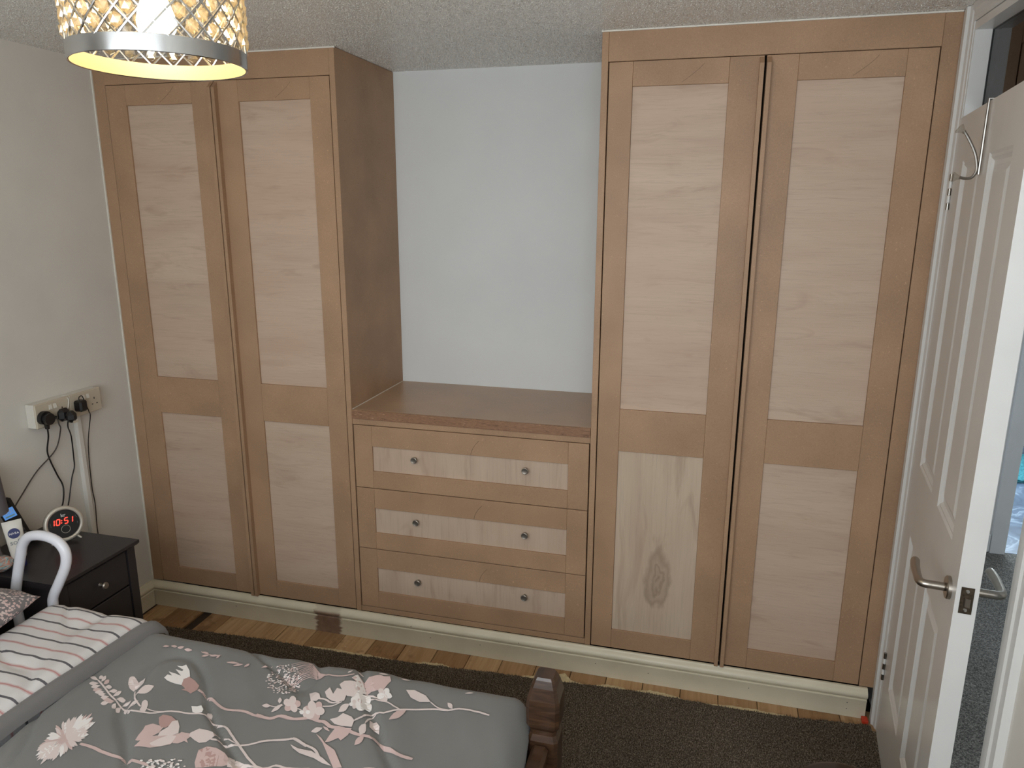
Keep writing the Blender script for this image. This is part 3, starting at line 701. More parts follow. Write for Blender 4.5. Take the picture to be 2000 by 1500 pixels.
# grey hem along the fold line
v = []; f = []; K = 90
for i in range(K+1):
    y = -.893-(2.34-.893)*i/K; xh = hem_x(y)
    fall = 0 if y < -.95 else edge_fall((y+.95), .06)
    for a in range(7):
        t_ = PI*(a/6); v.append((xh+.010-.024*math.cos(t_), y, .553+fall*.9+.036*math.sin(t_)+.004*noise.noise((y*9, a*.3, 2))))
for i in range(K):
    for a in range(6): f.append((i*7+a, i*7+a+1, (i+1)*7+a+1, (i+1)*7+a))
G().add(v, f).part('hem', 'hem_grey', duv, 'all')
# printed flowers, leaves and stems lying on the cloth
PRINT=[(0,0.004,(0.772,-1.161,0.782,-1.166,0.796,-1.173,0.811,-1.181,0.824,-1.188,0.838,-1.196,0.851,-1.202,0.863,-1.207,0.875,-1.212,0.888,-1.217,0.904,-1.222,0.921,-1.227,0.933,-1.23)),
(0,0,(0.776,-1.162,0.769,-1.159,0.76,-1.154,0.752,-1.15,0.744,-1.149,0.74,-1.15,0.737,-1.152,0.743,-1.155,0.75,-1.16,0.758,-1.163,0.765,-1.163,0.771,-1.162)),
(0,0,(0.772,-1.158,0.774,-1.157,0.777,-1.156,0.779,-1.155,0.778,-1.151,0.774,-1.147,0.771,-1.144,0.768,-1.144,0.765,-1.144,0.764,-1.147,0.766,-1.151,0.77,-1.155)),
(0,0,(0.787,-1.166,0.787,-1.164,0.789,-1.16,0.79,-1.156,0.788,-1.151,0.783,-1.146,0.779,-1.142,0.777,-1.143,0.775,-1.146,0.775,-1.15,0.779,-1.156,0.784,-1.162)),
(1,0,(0.799,-1.172,0.801,-1.171,0.805,-1.169,0.807,-1.166,0.807,-1.162,0.803,-1.157,0.8,-1.153,0.797,-1.153,0.793,-1.154,0.792,-1.158,0.794,-1.163,0.798,-1.169)),
(0,0,(0.81,-1.179,0.814,-1.18,0.82,-1.182,0.825,-1.183,0.828,-1.181,0.828,-1.177,0.827,-1.174,0.823,-1.172,0.818,-1.17,0.814,-1.17,0.812,-1.173,0.811,-1.177)),
(0,0,(0.832,-1.191,0.836,-1.191,0.843,-1.191,0.848,-1.191,0.85,-1.188,0.85,-1.183,0.849,-1.18,0.845,-1.179,0.839,-1.178,0.835,-1.179,0.834,-1.183,0.833,-1.188)),
(0,0,(0.855,-1.203,0.858,-1.201,0.862,-1.198,0.865,-1.195,0.865,-1.189,0.863,-1.183,0.86,-1.179,0.857,-1.18,0.853,-1.181,0.851,-1.186,0.852,-1.192,0.854,-1.199)),
(0,0,(0.87,-1.208,0.874,-1.207,0.88,-1.207,0.885,-1.206,0.888,-1.203,0.887,-1.198,0.886,-1.195,0.882,-1.194,0.877,-1.193,0.872,-1.195,0.871,-1.2,0.871,-1.205)),
(0,0,(0.893,-1.215,0.896,-1.213,0.901,-1.211,0.905,-1.209,0.906,-1.204,0.905,-1.199,0.903,-1.195,0.899,-1.195,0.895,-1.196,0.892,-1.199,0.892,-1.205,0.893,-1.211)),
(0,0,(0.785,-1.172,0.78,-1.171,0.773,-1.17,0.766,-1.17,0.763,-1.172,0.762,-1.176,0.763,-1.18,0.768,-1.182,0.774,-1.183,0.779,-1.182,0.781,-1.179,0.783,-1.174)),
(0,0,(0.796,-1.178,0.792,-1.178,0.785,-1.178,0.779,-1.179,0.777,-1.182,0.777,-1.186,0.778,-1.19,0.782,-1.191,0.788,-1.192,0.793,-1.19,0.794,-1.186,0.795,-1.181)),
(1,0,(0.812,-1.188,0.807,-1.188,0.8,-1.187,0.794,-1.187,0.791,-1.19,0.79,-1.194,0.791,-1.198,0.795,-1.199,0.801,-1.2,0.806,-1.199,0.809,-1.195,0.81,-1.191)),
(0,0,(0.823,-1.194,0.818,-1.194,0.812,-1.193,0.806,-1.193,0.803,-1.196,0.802,-1.2,0.803,-1.204,0.808,-1.205,0.813,-1.206,0.818,-1.205,0.82,-1.201,0.821,-1.197)),
(0,0,(0.834,-1.2,0.83,-1.2,0.823,-1.198,0.818,-1.198,0.816,-1.2,0.816,-1.204,0.816,-1.207,0.821,-1.209,0.826,-1.21,0.83,-1.21,0.832,-1.206,0.832,-1.202)),
(0,0,(0.847,-1.205,0.843,-1.206,0.837,-1.205,0.832,-1.206,0.83,-1.209,0.831,-1.213,0.832,-1.216,0.836,-1.217,0.841,-1.218,0.845,-1.217,0.846,-1.213,0.846,-1.208)),
(1,0,(0.859,-1.211,0.855,-1.211,0.849,-1.21,0.844,-1.21,0.841,-1.213,0.841,-1.217,0.842,-1.22,0.847,-1.221,0.852,-1.223,0.856,-1.222,0.857,-1.218,0.858,-1.214)),
(1,0,(0.872,-1.214,0.868,-1.214,0.862,-1.213,0.857,-1.213,0.855,-1.216,0.856,-1.219,0.857,-1.223,0.861,-1.224,0.866,-1.225,0.87,-1.224,0.871,-1.221,0.871,-1.217)),
(0,0,(0.88,-1.219,0.879,-1.221,0.877,-1.224,0.877,-1.227,0.879,-1.232,0.883,-1.236,0.886,-1.238,0.888,-1.237,0.89,-1.236,0.89,-1.232,0.887,-1.227,0.882,-1.222)),
(0,0,(0.893,-1.219,0.893,-1.222,0.891,-1.225,0.89,-1.229,0.892,-1.234,0.896,-1.238,0.899,-1.241,0.901,-1.24,0.903,-1.238,0.903,-1.234,0.9,-1.229,0.896,-1.223)),
(0,0,(0.905,-1.221,0.907,-1.224,0.91,-1.228,0.913,-1.232,0.917,-1.235,0.921,-1.236,0.924,-1.237,0.923,-1.234,0.922,-1.23,0.918,-1.227,0.913,-1.224,0.908,-1.222)),
(0,0,(0.915,-1.224,0.918,-1.222,0.923,-1.218,0.928,-1.214,0.929,-1.208,0.928,-1.202,0.927,-1.197,0.923,-1.198,0.918,-1.2,0.915,-1.205,0.914,-1.212,0.915,-1.219)),
(0,0,(0.864,-1.223,0.86,-1.223,0.854,-1.223,0.849,-1.223,0.847,-1.226,0.847,-1.23,0.849,-1.234,0.853,-1.235,0.858,-1.236,0.862,-1.234,0.863,-1.23,0.863,-1.226)),
(0,0,(0.922,-1.229,0.924,-1.231,0.926,-1.235,0.929,-1.237,0.931,-1.238,0.933,-1.237,0.935,-1.236,0.934,-1.233,0.932,-1.23,0.929,-1.228,0.927,-1.228,0.924,-1.229)),
(0,0,(0.887,-1.144,0.89,-1.149,0.889,-1.153,0.887,-1.156,0.885,-1.158,0.882,-1.16,0.88,-1.162,0.875,-1.163,0.869,-1.162,0.863,-1.158,0.858,-1.154,0.854,-1.149,0.851,-1.145,0.848,-1.141,0.845,-1.136,0.843,-1.132,0.844,-1.128,0.848,-1.126,0.854,-1.127,0.86,-1.129,0.865,-1.131,0.871,-1.133,0.876,-1.136,0.883,-1.14)),
(0,0,(0.889,-1.158,0.892,-1.154,0.895,-1.147,0.894,-1.14,0.888,-1.13,0.881,-1.122,0.876,-1.116,0.874,-1.119,0.871,-1.123,0.87,-1.13,0.874,-1.139,0.881,-1.15)),
(0,0,(0.905,-1.176,0.914,-1.176,0.924,-1.173,0.929,-1.167,0.93,-1.158,0.928,-1.148,0.926,-1.142,0.92,-1.142,0.911,-1.143,0.903,-1.147,0.901,-1.155,0.902,-1.167)),
(0,0.004,(0.883,-1.161,0.889,-1.168,0.897,-1.177,0.905,-1.185,0.91,-1.191,0.915,-1.195,0.921,-1.199,0.93,-1.204,0.94,-1.21,0.947,-1.213)),
(0,0.003,(0.906,-1.183,0.905,-1.18,0.905,-1.175,0.904,-1.172)),
(0,0,(0.962,-1.207,0.964,-1.211,0.965,-1.214,0.965,-1.217,0.964,-1.219,0.963,-1.22,0.96,-1.221,0.957,-1.22,0.954,-1.218,0.951,-1.215,0.948,-1.212,0.945,-1.208,0.942,-1.204,0.94,-1.2,0.939,-1.197,0.939,-1.194,0.94,-1.192,0.942,-1.191,0.944,-1.191,0.947,-1.192,0.95,-1.193,0.953,-1.196,0.957,-1.2,0.96,-1.203)),
(0,0,(0.954,-1.225,0.96,-1.226,0.966,-1.227,0.969,-1.226,0.969,-1.221,0.967,-1.217,0.965,-1.213,0.961,-1.212,0.956,-1.21,0.951,-1.211,0.95,-1.214,0.951,-1.219)),
(0,0.0055,(0.933,-1.23,0.947,-1.229,0.966,-1.228,0.984,-1.226,0.997,-1.221,1.009,-1.215,1.019,-1.21,1.029,-1.207,1.037,-1.206,1.046,-1.204,1.055,-1.203,1.065,-1.202,1.076,-1.201,1.088,-1.199,1.101,-1.196,1.116,-1.196,1.133,-1.202,1.151,-1.211,1.166,-1.217,1.176,-1.219,1.185,-1.219,1.194,-1.222,1.205,-1.229,1.218,-1.239,1.23,-1.247,1.239,-1.254,1.248,-1.259,1.258,-1.266,1.271,-1.275,1.286,-1.285,1.3,-1.295,1.316,-1.304,1.33,-1.312,1.341,-1.317)),
(0,0.003,(0.965,-1.215,0.971,-1.216,0.98,-1.217,0.99,-1.217,1.001,-1.215,1.013,-1.212,1.022,-1.21)),
(3,0,(1.063,-1.177,1.078,-1.175,1.086,-1.17,1.1,-1.181,1.104,-1.191,1.091,-1.197,1.08,-1.195)),
(0,0,(1.13,-1.188,1.132,-1.191,1.133,-1.194,1.134,-1.196,1.134,-1.198,1.133,-1.2,1.132,-1.201,1.13,-1.201,1.128,-1.2,1.125,-1.199,1.122,-1.197,1.12,-1.194,1.117,-1.191,1.115,-1.188,1.114,-1.185,1.113,-1.183,1.113,-1.181,1.114,-1.179,1.115,-1.178,1.117,-1.178,1.119,-1.179,1.122,-1.18,1.125,-1.183,1.128,-1.185)),
(1,0,(1.019,-1.313,1.014,-1.297,1.011,-1.279,1.006,-1.266,1.018,-1.255,1.039,-1.257,1.051,-1.26,1.054,-1.279,1.047,-1.292,1.042,-1.307,1.026,-1.314)),
(1,0,(1.032,-1.332,1.032,-1.31,1.047,-1.292,1.065,-1.284,1.09,-1.277,1.1,-1.267,1.11,-1.283,1.105,-1.303,1.088,-1.315,1.07,-1.326,1.043,-1.329)),
(2,0,(1.031,-1.251,1.016,-1.233,1.019,-1.222,1.042,-1.222,1.064,-1.232,1.063,-1.245,1.057,-1.26,1.046,-1.262)),
(0,0,(1.06,-1.289,1.054,-1.275,1.061,-1.257,1.057,-1.237,1.067,-1.23,1.085,-1.247,1.098,-1.267,1.09,-1.277,1.071,-1.284)),
(0,0,(1.059,-1.314,1.068,-1.295,1.083,-1.277,1.101,-1.278,1.105,-1.3,1.088,-1.315,1.069,-1.319)),
(1,0,(1.108,-1.299,1.1,-1.275,1.102,-1.262,1.126,-1.262,1.135,-1.269,1.132,-1.281,1.143,-1.291,1.13,-1.287,1.121,-1.297)),
(0,0,(1.13,-1.27,1.125,-1.26,1.136,-1.243,1.16,-1.243,1.188,-1.247,1.186,-1.265,1.182,-1.279,1.168,-1.285,1.152,-1.28)),
(0,0.003,(1.185,-1.248,1.191,-1.249,1.199,-1.25,1.21,-1.253,1.224,-1.256,1.239,-1.261,1.25,-1.264)),
(0,0.006,(1.185,-1.267,1.19,-1.267,1.197,-1.267,1.205,-1.267,1.213,-1.269,1.221,-1.271,1.23,-1.272,1.24,-1.271,1.25,-1.269,1.261,-1.266,1.269,-1.262,1.278,-1.257,1.285,-1.251,1.292,-1.245,1.299,-1.238,1.308,-1.232,1.321,-1.228,1.336,-1.225,1.348,-1.222,1.355,-1.218,1.359,-1.214,1.366,-1.213,1.379,-1.217,1.395,-1.223,1.406,-1.228)),
(3,0,(0.927,-1.107,0.926,-1.093,0.939,-1.092,0.92,-1.082,0.941,-1.082,0.961,-1.086,0.929,-1.067,0.951,-1.069,0.951,-1.064,0.923,-1.054,0.938,-1.052,0.944,-1.044,0.97,-1.064,0.987,-1.084,0.977,-1.096,0.987,-1.117,0.965,-1.116,0.942,-1.113)),
(2,0,(0.987,-1.117,0.972,-1.093,0.985,-1.085,1.008,-1.093,1.032,-1.107,1.037,-1.122,1.03,-1.138,1.016,-1.133,0.999,-1.133,1.005,-1.126)),
(1,0.0075,(1.039,-1.12,1.051,-1.124,1.068,-1.131,1.084,-1.137,1.1,-1.144,1.115,-1.151,1.128,-1.156,1.138,-1.159,1.146,-1.16,1.155,-1.16,1.167,-1.159,1.179,-1.157,1.191,-1.157,1.203,-1.159,1.215,-1.162,1.227,-1.165,1.243,-1.166,1.26,-1.166,1.274,-1.165,1.28,-1.161,1.284,-1.155,1.289,-1.151,1.3,-1.152,1.312,-1.154,1.325,-1.154,1.338,-1.151,1.351,-1.146,1.36,-1.143)),
(1,0,(1.201,-1.343,1.188,-1.318,1.182,-1.305,1.193,-1.291,1.218,-1.292,1.248,-1.302,1.268,-1.314,1.278,-1.332,1.269,-1.342,1.214,-1.357)),
(2,0,(1.182,-1.305,1.193,-1.291,1.204,-1.29,1.205,-1.302,1.191,-1.311)),
(2,0,(1.208,-1.337,1.202,-1.31,1.214,-1.303,1.242,-1.314,1.259,-1.345,1.226,-1.353)),
(0,0,(1.261,-1.307,1.274,-1.302,1.303,-1.312,1.324,-1.317,1.305,-1.322,1.292,-1.336,1.28,-1.339)),
(0,0.0055,(1.305,-1.314,1.315,-1.316,1.329,-1.317,1.341,-1.317,1.349,-1.316,1.355,-1.313,1.361,-1.31,1.365,-1.306,1.369,-1.302,1.374,-1.3,1.382,-1.3,1.392,-1.302,1.403,-1.302,1.417,-1.299,1.432,-1.295,1.443,-1.292)),
(0,0.005,(1.334,-1.313,1.341,-1.314,1.351,-1.315,1.359,-1.314,1.364,-1.31,1.368,-1.303,1.373,-1.299,1.381,-1.299,1.39,-1.301,1.399,-1.302,1.409,-1.3,1.419,-1.299,1.429,-1.296,1.437,-1.293,1.445,-1.29,1.451,-1.288)),
(0,0.005,(1.561,-1.264,1.567,-1.261,1.576,-1.257,1.585,-1.254,1.595,-1.252,1.606,-1.251,1.613,-1.25)),
(0,0,(0.869,-1.345,0.874,-1.342,0.881,-1.338,0.888,-1.334,0.892,-1.328,0.893,-1.321,0.893,-1.316,0.887,-1.317,0.881,-1.32,0.876,-1.325,0.873,-1.332,0.871,-1.34)),
(0,0,(0.87,-1.347,0.875,-1.344,0.883,-1.341,0.89,-1.338,0.895,-1.333,0.897,-1.327,0.897,-1.323,0.892,-1.324,0.886,-1.325,0.88,-1.33,0.876,-1.336,0.873,-1.342)),
(3,0,(0.871,-1.347,0.877,-1.345,0.886,-1.343,0.894,-1.34,0.9,-1.335,0.902,-1.33,0.902,-1.325,0.897,-1.325,0.889,-1.326,0.882,-1.33,0.878,-1.336,0.875,-1.343)),
(0,0,(0.872,-1.35,0.878,-1.349,0.886,-1.348,0.894,-1.347,0.9,-1.344,0.903,-1.34,0.905,-1.337,0.899,-1.337,0.893,-1.337,0.886,-1.339,0.88,-1.343,0.876,-1.347)),
(0,0,(0.872,-1.352,0.878,-1.352,0.887,-1.353,0.895,-1.354,0.901,-1.353,0.904,-1.35,0.905,-1.347,0.9,-1.345,0.892,-1.343,0.885,-1.344,0.88,-1.346,0.876,-1.35)),
(0,0,(0.873,-1.355,0.879,-1.358,0.887,-1.361,0.895,-1.364,0.902,-1.366,0.907,-1.365,0.909,-1.363,0.905,-1.361,0.898,-1.357,0.891,-1.355,0.884,-1.355,0.878,-1.356)),
(0,0,(0.872,-1.357,0.877,-1.359,0.885,-1.364,0.892,-1.368,0.898,-1.37,0.903,-1.37,0.906,-1.369,0.902,-1.366,0.897,-1.363,0.89,-1.36,0.883,-1.358,0.877,-1.358)),
(1,0,(0.873,-1.359,0.878,-1.362,0.885,-1.368,0.892,-1.373,0.899,-1.377,0.905,-1.378,0.909,-1.378,0.905,-1.374,0.9,-1.369,0.893,-1.365,0.886,-1.363,0.878,-1.361)),
(0,0,(0.872,-1.361,0.876,-1.366,0.881,-1.372,0.886,-1.378,0.893,-1.383,0.899,-1.387,0.904,-1.389,0.902,-1.385,0.899,-1.38,0.893,-1.374,0.886,-1.37,0.877,-1.365)),
(0,0,(0.872,-1.363,0.875,-1.368,0.88,-1.375,0.885,-1.382,0.891,-1.388,0.898,-1.392,0.903,-1.395,0.902,-1.392,0.899,-1.386,0.893,-1.38,0.886,-1.374,0.877,-1.367)),
(3,0,(0.872,-1.365,0.875,-1.371,0.879,-1.379,0.884,-1.386,0.891,-1.394,0.897,-1.4,0.903,-1.404,0.902,-1.4,0.9,-1.394,0.894,-1.386,0.886,-1.378,0.877,-1.371)),
(3,0,(0.87,-1.366,0.873,-1.372,0.876,-1.381,0.879,-1.389,0.885,-1.398,0.89,-1.405,0.895,-1.409,0.895,-1.406,0.893,-1.399,0.888,-1.391,0.882,-1.382,0.875,-1.373)),
(0,0,(0.87,-1.368,0.873,-1.375,0.875,-1.385,0.878,-1.395,0.884,-1.405,0.891,-1.413,0.896,-1.418,0.896,-1.414,0.896,-1.407,0.891,-1.397,0.884,-1.387,0.875,-1.376)),
(0,0,(0.868,-1.368,0.87,-1.375,0.872,-1.384,0.874,-1.394,0.879,-1.404,0.884,-1.412,0.889,-1.417,0.889,-1.413,0.889,-1.407,0.886,-1.397,0.88,-1.387,0.873,-1.376)),
(0,0,(0.867,-1.368,0.868,-1.375,0.868,-1.385,0.869,-1.394,0.873,-1.405,0.879,-1.413,0.883,-1.419,0.885,-1.415,0.886,-1.409,0.883,-1.399,0.878,-1.388,0.871,-1.376)),
(0,0,(0.866,-1.372,0.867,-1.381,0.868,-1.393,0.869,-1.405,0.872,-1.417,0.876,-1.427,0.88,-1.434,0.881,-1.429,0.881,-1.421,0.879,-1.408,0.874,-1.395,0.869,-1.382)),
(0,0,(0.865,-1.369,0.865,-1.377,0.864,-1.386,0.863,-1.396,0.865,-1.407,0.87,-1.416,0.873,-1.422,0.875,-1.418,0.877,-1.412,0.876,-1.401,0.872,-1.39,0.868,-1.378)),
(3,0,(0.864,-1.369,0.863,-1.377,0.861,-1.386,0.86,-1.396,0.861,-1.407,0.865,-1.416,0.868,-1.422,0.87,-1.418,0.872,-1.412,0.872,-1.401,0.869,-1.39,0.866,-1.378)),
(0,0,(0.862,-1.37,0.861,-1.378,0.859,-1.388,0.857,-1.399,0.857,-1.41,0.86,-1.42,0.862,-1.426,0.864,-1.422,0.867,-1.415,0.868,-1.404,0.866,-1.392,0.863,-1.379)),
(0,0,(0.861,-1.368,0.859,-1.376,0.855,-1.385,0.852,-1.395,0.851,-1.405,0.853,-1.414,0.855,-1.421,0.858,-1.417,0.862,-1.411,0.864,-1.401,0.863,-1.389,0.861,-1.377)),
(3,0,(0.859,-1.367,0.856,-1.374,0.85,-1.382,0.846,-1.39,0.844,-1.4,0.845,-1.409,0.846,-1.415,0.85,-1.412,0.855,-1.406,0.858,-1.397,0.858,-1.386,0.858,-1.375)),
(0,0,(0.858,-1.365,0.855,-1.371,0.85,-1.378,0.845,-1.386,0.843,-1.394,0.843,-1.402,0.844,-1.407,0.848,-1.404,0.852,-1.4,0.856,-1.392,0.857,-1.382,0.857,-1.372)),
(0,0,(0.856,-1.364,0.852,-1.369,0.844,-1.375,0.838,-1.381,0.834,-1.389,0.834,-1.397,0.836,-1.403,0.841,-1.401,0.847,-1.397,0.852,-1.39,0.854,-1.381,0.855,-1.371)),
(0,0,(0.855,-1.363,0.851,-1.367,0.843,-1.372,0.836,-1.377,0.832,-1.384,0.831,-1.391,0.831,-1.396,0.836,-1.394,0.842,-1.391,0.848,-1.385,0.851,-1.377,0.853,-1.368)),
(1,0,(0.855,-1.361,0.849,-1.364,0.841,-1.368,0.833,-1.372,0.829,-1.378,0.828,-1.384,0.828,-1.389,0.834,-1.388,0.841,-1.386,0.847,-1.381,0.85,-1.374,0.852,-1.366)),
(1,0,(0.854,-1.358,0.849,-1.359,0.841,-1.361,0.833,-1.363,0.828,-1.366,0.826,-1.371,0.825,-1.374,0.83,-1.374,0.837,-1.374,0.843,-1.371,0.847,-1.366,0.851,-1.361)),
(3,0,(0.854,-1.356,0.848,-1.356,0.84,-1.356,0.832,-1.357,0.827,-1.359,0.825,-1.363,0.824,-1.366,0.829,-1.367,0.836,-1.368,0.842,-1.366,0.847,-1.362,0.85,-1.358)),
(3,0,(0.853,-1.353,0.847,-1.353,0.838,-1.351,0.829,-1.35,0.823,-1.35,0.819,-1.353,0.817,-1.355,0.823,-1.357,0.83,-1.359,0.837,-1.359,0.843,-1.357,0.848,-1.355)),
(3,0,(0.853,-1.352,0.847,-1.351,0.839,-1.348,0.83,-1.346,0.824,-1.346,0.82,-1.348,0.818,-1.349,0.823,-1.352,0.83,-1.354,0.837,-1.355,0.843,-1.354,0.848,-1.353)),
(0,0,(0.852,-1.349,0.846,-1.346,0.839,-1.341,0.831,-1.336,0.824,-1.333,0.818,-1.333,0.815,-1.333,0.819,-1.336,0.825,-1.34,0.832,-1.344,0.84,-1.346,0.847,-1.347)),
(1,0,(0.851,-1.347,0.845,-1.343,0.837,-1.337,0.829,-1.331,0.82,-1.327,0.814,-1.326,0.809,-1.325,0.813,-1.329,0.82,-1.334,0.828,-1.339,0.836,-1.342,0.845,-1.345)),
(0,0,(0.852,-1.344,0.847,-1.338,0.842,-1.331,0.835,-1.323,0.827,-1.317,0.82,-1.312,0.814,-1.309,0.816,-1.314,0.82,-1.32,0.827,-1.327,0.836,-1.333,0.846,-1.339)),
(3,0,(0.853,-1.344,0.849,-1.338,0.845,-1.331,0.84,-1.324,0.833,-1.317,0.826,-1.312,0.821,-1.309,0.822,-1.313,0.825,-1.318,0.832,-1.325,0.84,-1.332,0.848,-1.339)),
(0,0,(0.853,-1.341,0.849,-1.334,0.845,-1.325,0.839,-1.316,0.832,-1.307,0.824,-1.3,0.817,-1.295,0.818,-1.3,0.821,-1.307,0.828,-1.316,0.837,-1.325,0.846,-1.334)),
(0,0,(0.854,-1.339,0.851,-1.332,0.848,-1.322,0.844,-1.312,0.837,-1.301,0.83,-1.293,0.824,-1.287,0.824,-1.291,0.826,-1.299,0.831,-1.309,0.84,-1.32,0.848,-1.331)),
(0,0,(0.855,-1.339,0.852,-1.331,0.85,-1.321,0.846,-1.311,0.84,-1.3,0.833,-1.291,0.828,-1.285,0.828,-1.289,0.829,-1.297,0.834,-1.308,0.842,-1.319,0.85,-1.33)),
(3,0,(0.856,-1.336,0.854,-1.327,0.852,-1.316,0.849,-1.304,0.844,-1.291,0.838,-1.28,0.833,-1.273,0.833,-1.279,0.834,-1.288,0.838,-1.3,0.845,-1.314,0.852,-1.327)),
(3,0,(0.858,-1.337,0.857,-1.329,0.857,-1.318,0.856,-1.307,0.852,-1.295,0.845,-1.285,0.84,-1.277,0.839,-1.282,0.838,-1.29,0.841,-1.302,0.847,-1.315,0.854,-1.328)),
(1,0,(0.859,-1.336,0.858,-1.327,0.858,-1.316,0.858,-1.304,0.855,-1.291,0.849,-1.28,0.845,-1.272,0.844,-1.278,0.843,-1.286,0.845,-1.299,0.85,-1.313,0.855,-1.326)),
(3,0,(0.861,-1.337,0.861,-1.329,0.862,-1.318,0.862,-1.307,0.86,-1.294,0.856,-1.284,0.853,-1.277,0.852,-1.282,0.85,-1.29,0.851,-1.302,0.855,-1.315,0.858,-1.328)),
(1,0,(0.861,-1.335,0.861,-1.325,0.862,-1.313,0.863,-1.3,0.861,-1.286,0.858,-1.274,0.854,-1.265,0.852,-1.271,0.851,-1.281,0.852,-1.295,0.855,-1.309,0.859,-1.324)),
(3,0,(0.863,-1.337,0.865,-1.329,0.869,-1.318,0.872,-1.307,0.872,-1.295,0.869,-1.284,0.866,-1.276,0.862,-1.28,0.858,-1.288,0.857,-1.3,0.859,-1.313,0.862,-1.327)),
(1,0,(0.864,-1.337,0.866,-1.329,0.871,-1.319,0.874,-1.308,0.875,-1.296,0.872,-1.285,0.869,-1.277,0.866,-1.281,0.861,-1.289,0.86,-1.3,0.861,-1.314,0.863,-1.327)),
(0,0,(0.866,-1.339,0.869,-1.332,0.874,-1.324,0.879,-1.315,0.881,-1.304,0.88,-1.295,0.879,-1.288,0.875,-1.292,0.871,-1.298,0.868,-1.308,0.867,-1.32,0.867,-1.331)),
(3,0,(0.867,-1.339,0.871,-1.332,0.878,-1.324,0.884,-1.315,0.887,-1.304,0.886,-1.295,0.885,-1.287,0.88,-1.291,0.875,-1.297,0.87,-1.307,0.869,-1.319,0.869,-1.331)),
(0,0,(0.867,-1.342,0.871,-1.337,0.878,-1.331,0.884,-1.325,0.887,-1.317,0.887,-1.309,0.885,-1.303,0.88,-1.305,0.874,-1.308,0.87,-1.316,0.869,-1.326,0.869,-1.335)),
(1,0,(0.877,-1.325,0.881,-1.336,0.89,-1.342,0.898,-1.35,0.893,-1.356,0.902,-1.366,0.897,-1.37,0.89,-1.372,0.89,-1.381,0.878,-1.375,0.871,-1.377,0.862,-1.377,0.855,-1.366,0.844,-1.365,0.839,-1.356,0.837,-1.349,0.825,-1.34,0.833,-1.336,0.831,-1.328,0.831,-1.32,0.844,-1.325,0.846,-1.316,0.857,-1.321,0.866,-1.326)),
(0,0,(0.886,-1.34,0.888,-1.345,0.889,-1.35,0.889,-1.353,0.887,-1.356,0.884,-1.357,0.88,-1.357,0.875,-1.356,0.869,-1.354,0.863,-1.35,0.858,-1.346,0.853,-1.341,0.849,-1.336,0.846,-1.331,0.845,-1.326,0.845,-1.322,0.847,-1.32,0.85,-1.318,0.854,-1.318,0.86,-1.319,0.865,-1.322,0.871,-1.326,0.877,-1.33,0.882,-1.335)),
(1,0.008,(0.908,-1.356,0.915,-1.356,0.925,-1.355,0.936,-1.356,0.946,-1.357,0.957,-1.359,0.97,-1.362,0.984,-1.363,0.999,-1.365,1.015,-1.366,1.031,-1.367,1.048,-1.368,1.064,-1.369,1.079,-1.37,1.094,-1.371,1.104,-1.372)),
(3,-1,(1.1145,-1.354,0.0033,0)),
(0,-1,(1.1514,-1.354,0.0034,0)),
(3,-1,(1.1659,-1.3654,0.0026,0)),
(3,-1,(1.1455,-1.3454,0.003,0)),
(3,-1,(1.082,-1.3656,0.003,0)),
(0,-1,(1.1599,-1.3663,0.0027,0)),
(0,-1,(1.1541,-1.3581,0.0028,0)),
(0,-1,(1.1319,-1.3633,0.0024,0)),
(3,-1,(1.1708,-1.3577,0.0027,0)),
(3,-1,(1.1333,-1.371,0.0031,0)),
(0,-1,(1.1014,-1.3596,0.003,0)),
(3,-1,(1.1108,-1.3662,0.003,0)),
(3,-1,(1.1528,-1.3594,0.0026,0)),
(0,-1,(1.1192,-1.3706,0.0031,0)),
(0,-1,(1.1186,-1.3512,0.0036,0)),
(0,-1,(1.1288,-1.3528,0.0028,0)),
(3,-1,(1.1269,-1.352,0.0031,0)),
(3,-1,(1.1044,-1.3618,0.0024,0)),
(3,-1,(1.1091,-1.3781,0.0031,0)),
(3,-1,(1.1234,-1.3622,0.0017,0)),
(3,-1,(1.099,-1.3567,0.0027,0)),
(0,-1,(1.1475,-1.3617,0.0021,0)),
(0,-1,(1.1139,-1.3707,0.0024,0)),
(3,-1,(1.1174,-1.3804,0.0024,0)),
(3,-1,(1.1553,-1.3642,0.0026,0)),
(0,-1,(1.1236,-1.3512,0.0032,0)),
(0,-1,(1.1357,-1.3756,0.0034,0)),
(3,-1,(1.0977,-1.3788,0.0027,0)),
(3,-1,(1.1138,-1.3571,0.003,0)),
(0,-1,(1.1392,-1.3719,0.0023,0)),
(0,-1,(1.1194,-1.3599,0.0028,0)),
(0,-1,(1.1637,-1.3458,0.0028,0)),
(3,-1,(1.157,-1.3631,0.0033,0)),
(3,-1,(1.1192,-1.3768,0.0032,0)),
(3,-1,(1.1263,-1.3764,0.0024,0)),
(3,-1,(1.1677,-1.3555,0.0032,0)),
(0,-1,(1.121,-1.3759,0.0035,0)),
(0,-1,(1.1161,-1.3702,0.0031,0)),
(0,-1,(1.1345,-1.3626,0.0033,0)),
(0,-1,(1.1341,-1.357,0.0025,0)),
(0,-1,(1.1427,-1.3527,0.0037,0)),
(3,-1,(1.1383,-1.3603,0.0021,0)),
(0,-1,(1.1371,-1.3578,0.0024,0)),
(0,-1,(1.116,-1.3748,0.003,0)),
(3,-1,(1.1158,-1.3568,0.0023,0)),
(3,-1,(1.1001,-1.3659,0.0037,0)),
(3,-1,(1.1097,-1.361,0.0023,0)),
(0,-1,(1.167,-1.3587,0.003,0)),
(0,-1,(1.1105,-1.3818,0.0021,0)),
(0,-1,(1.106,-1.3741,0.002,0)),
(0,-1,(1.1242,-1.3526,0.0032,0)),
(0,-1,(1.1891,-1.3599,0.0024,0)),
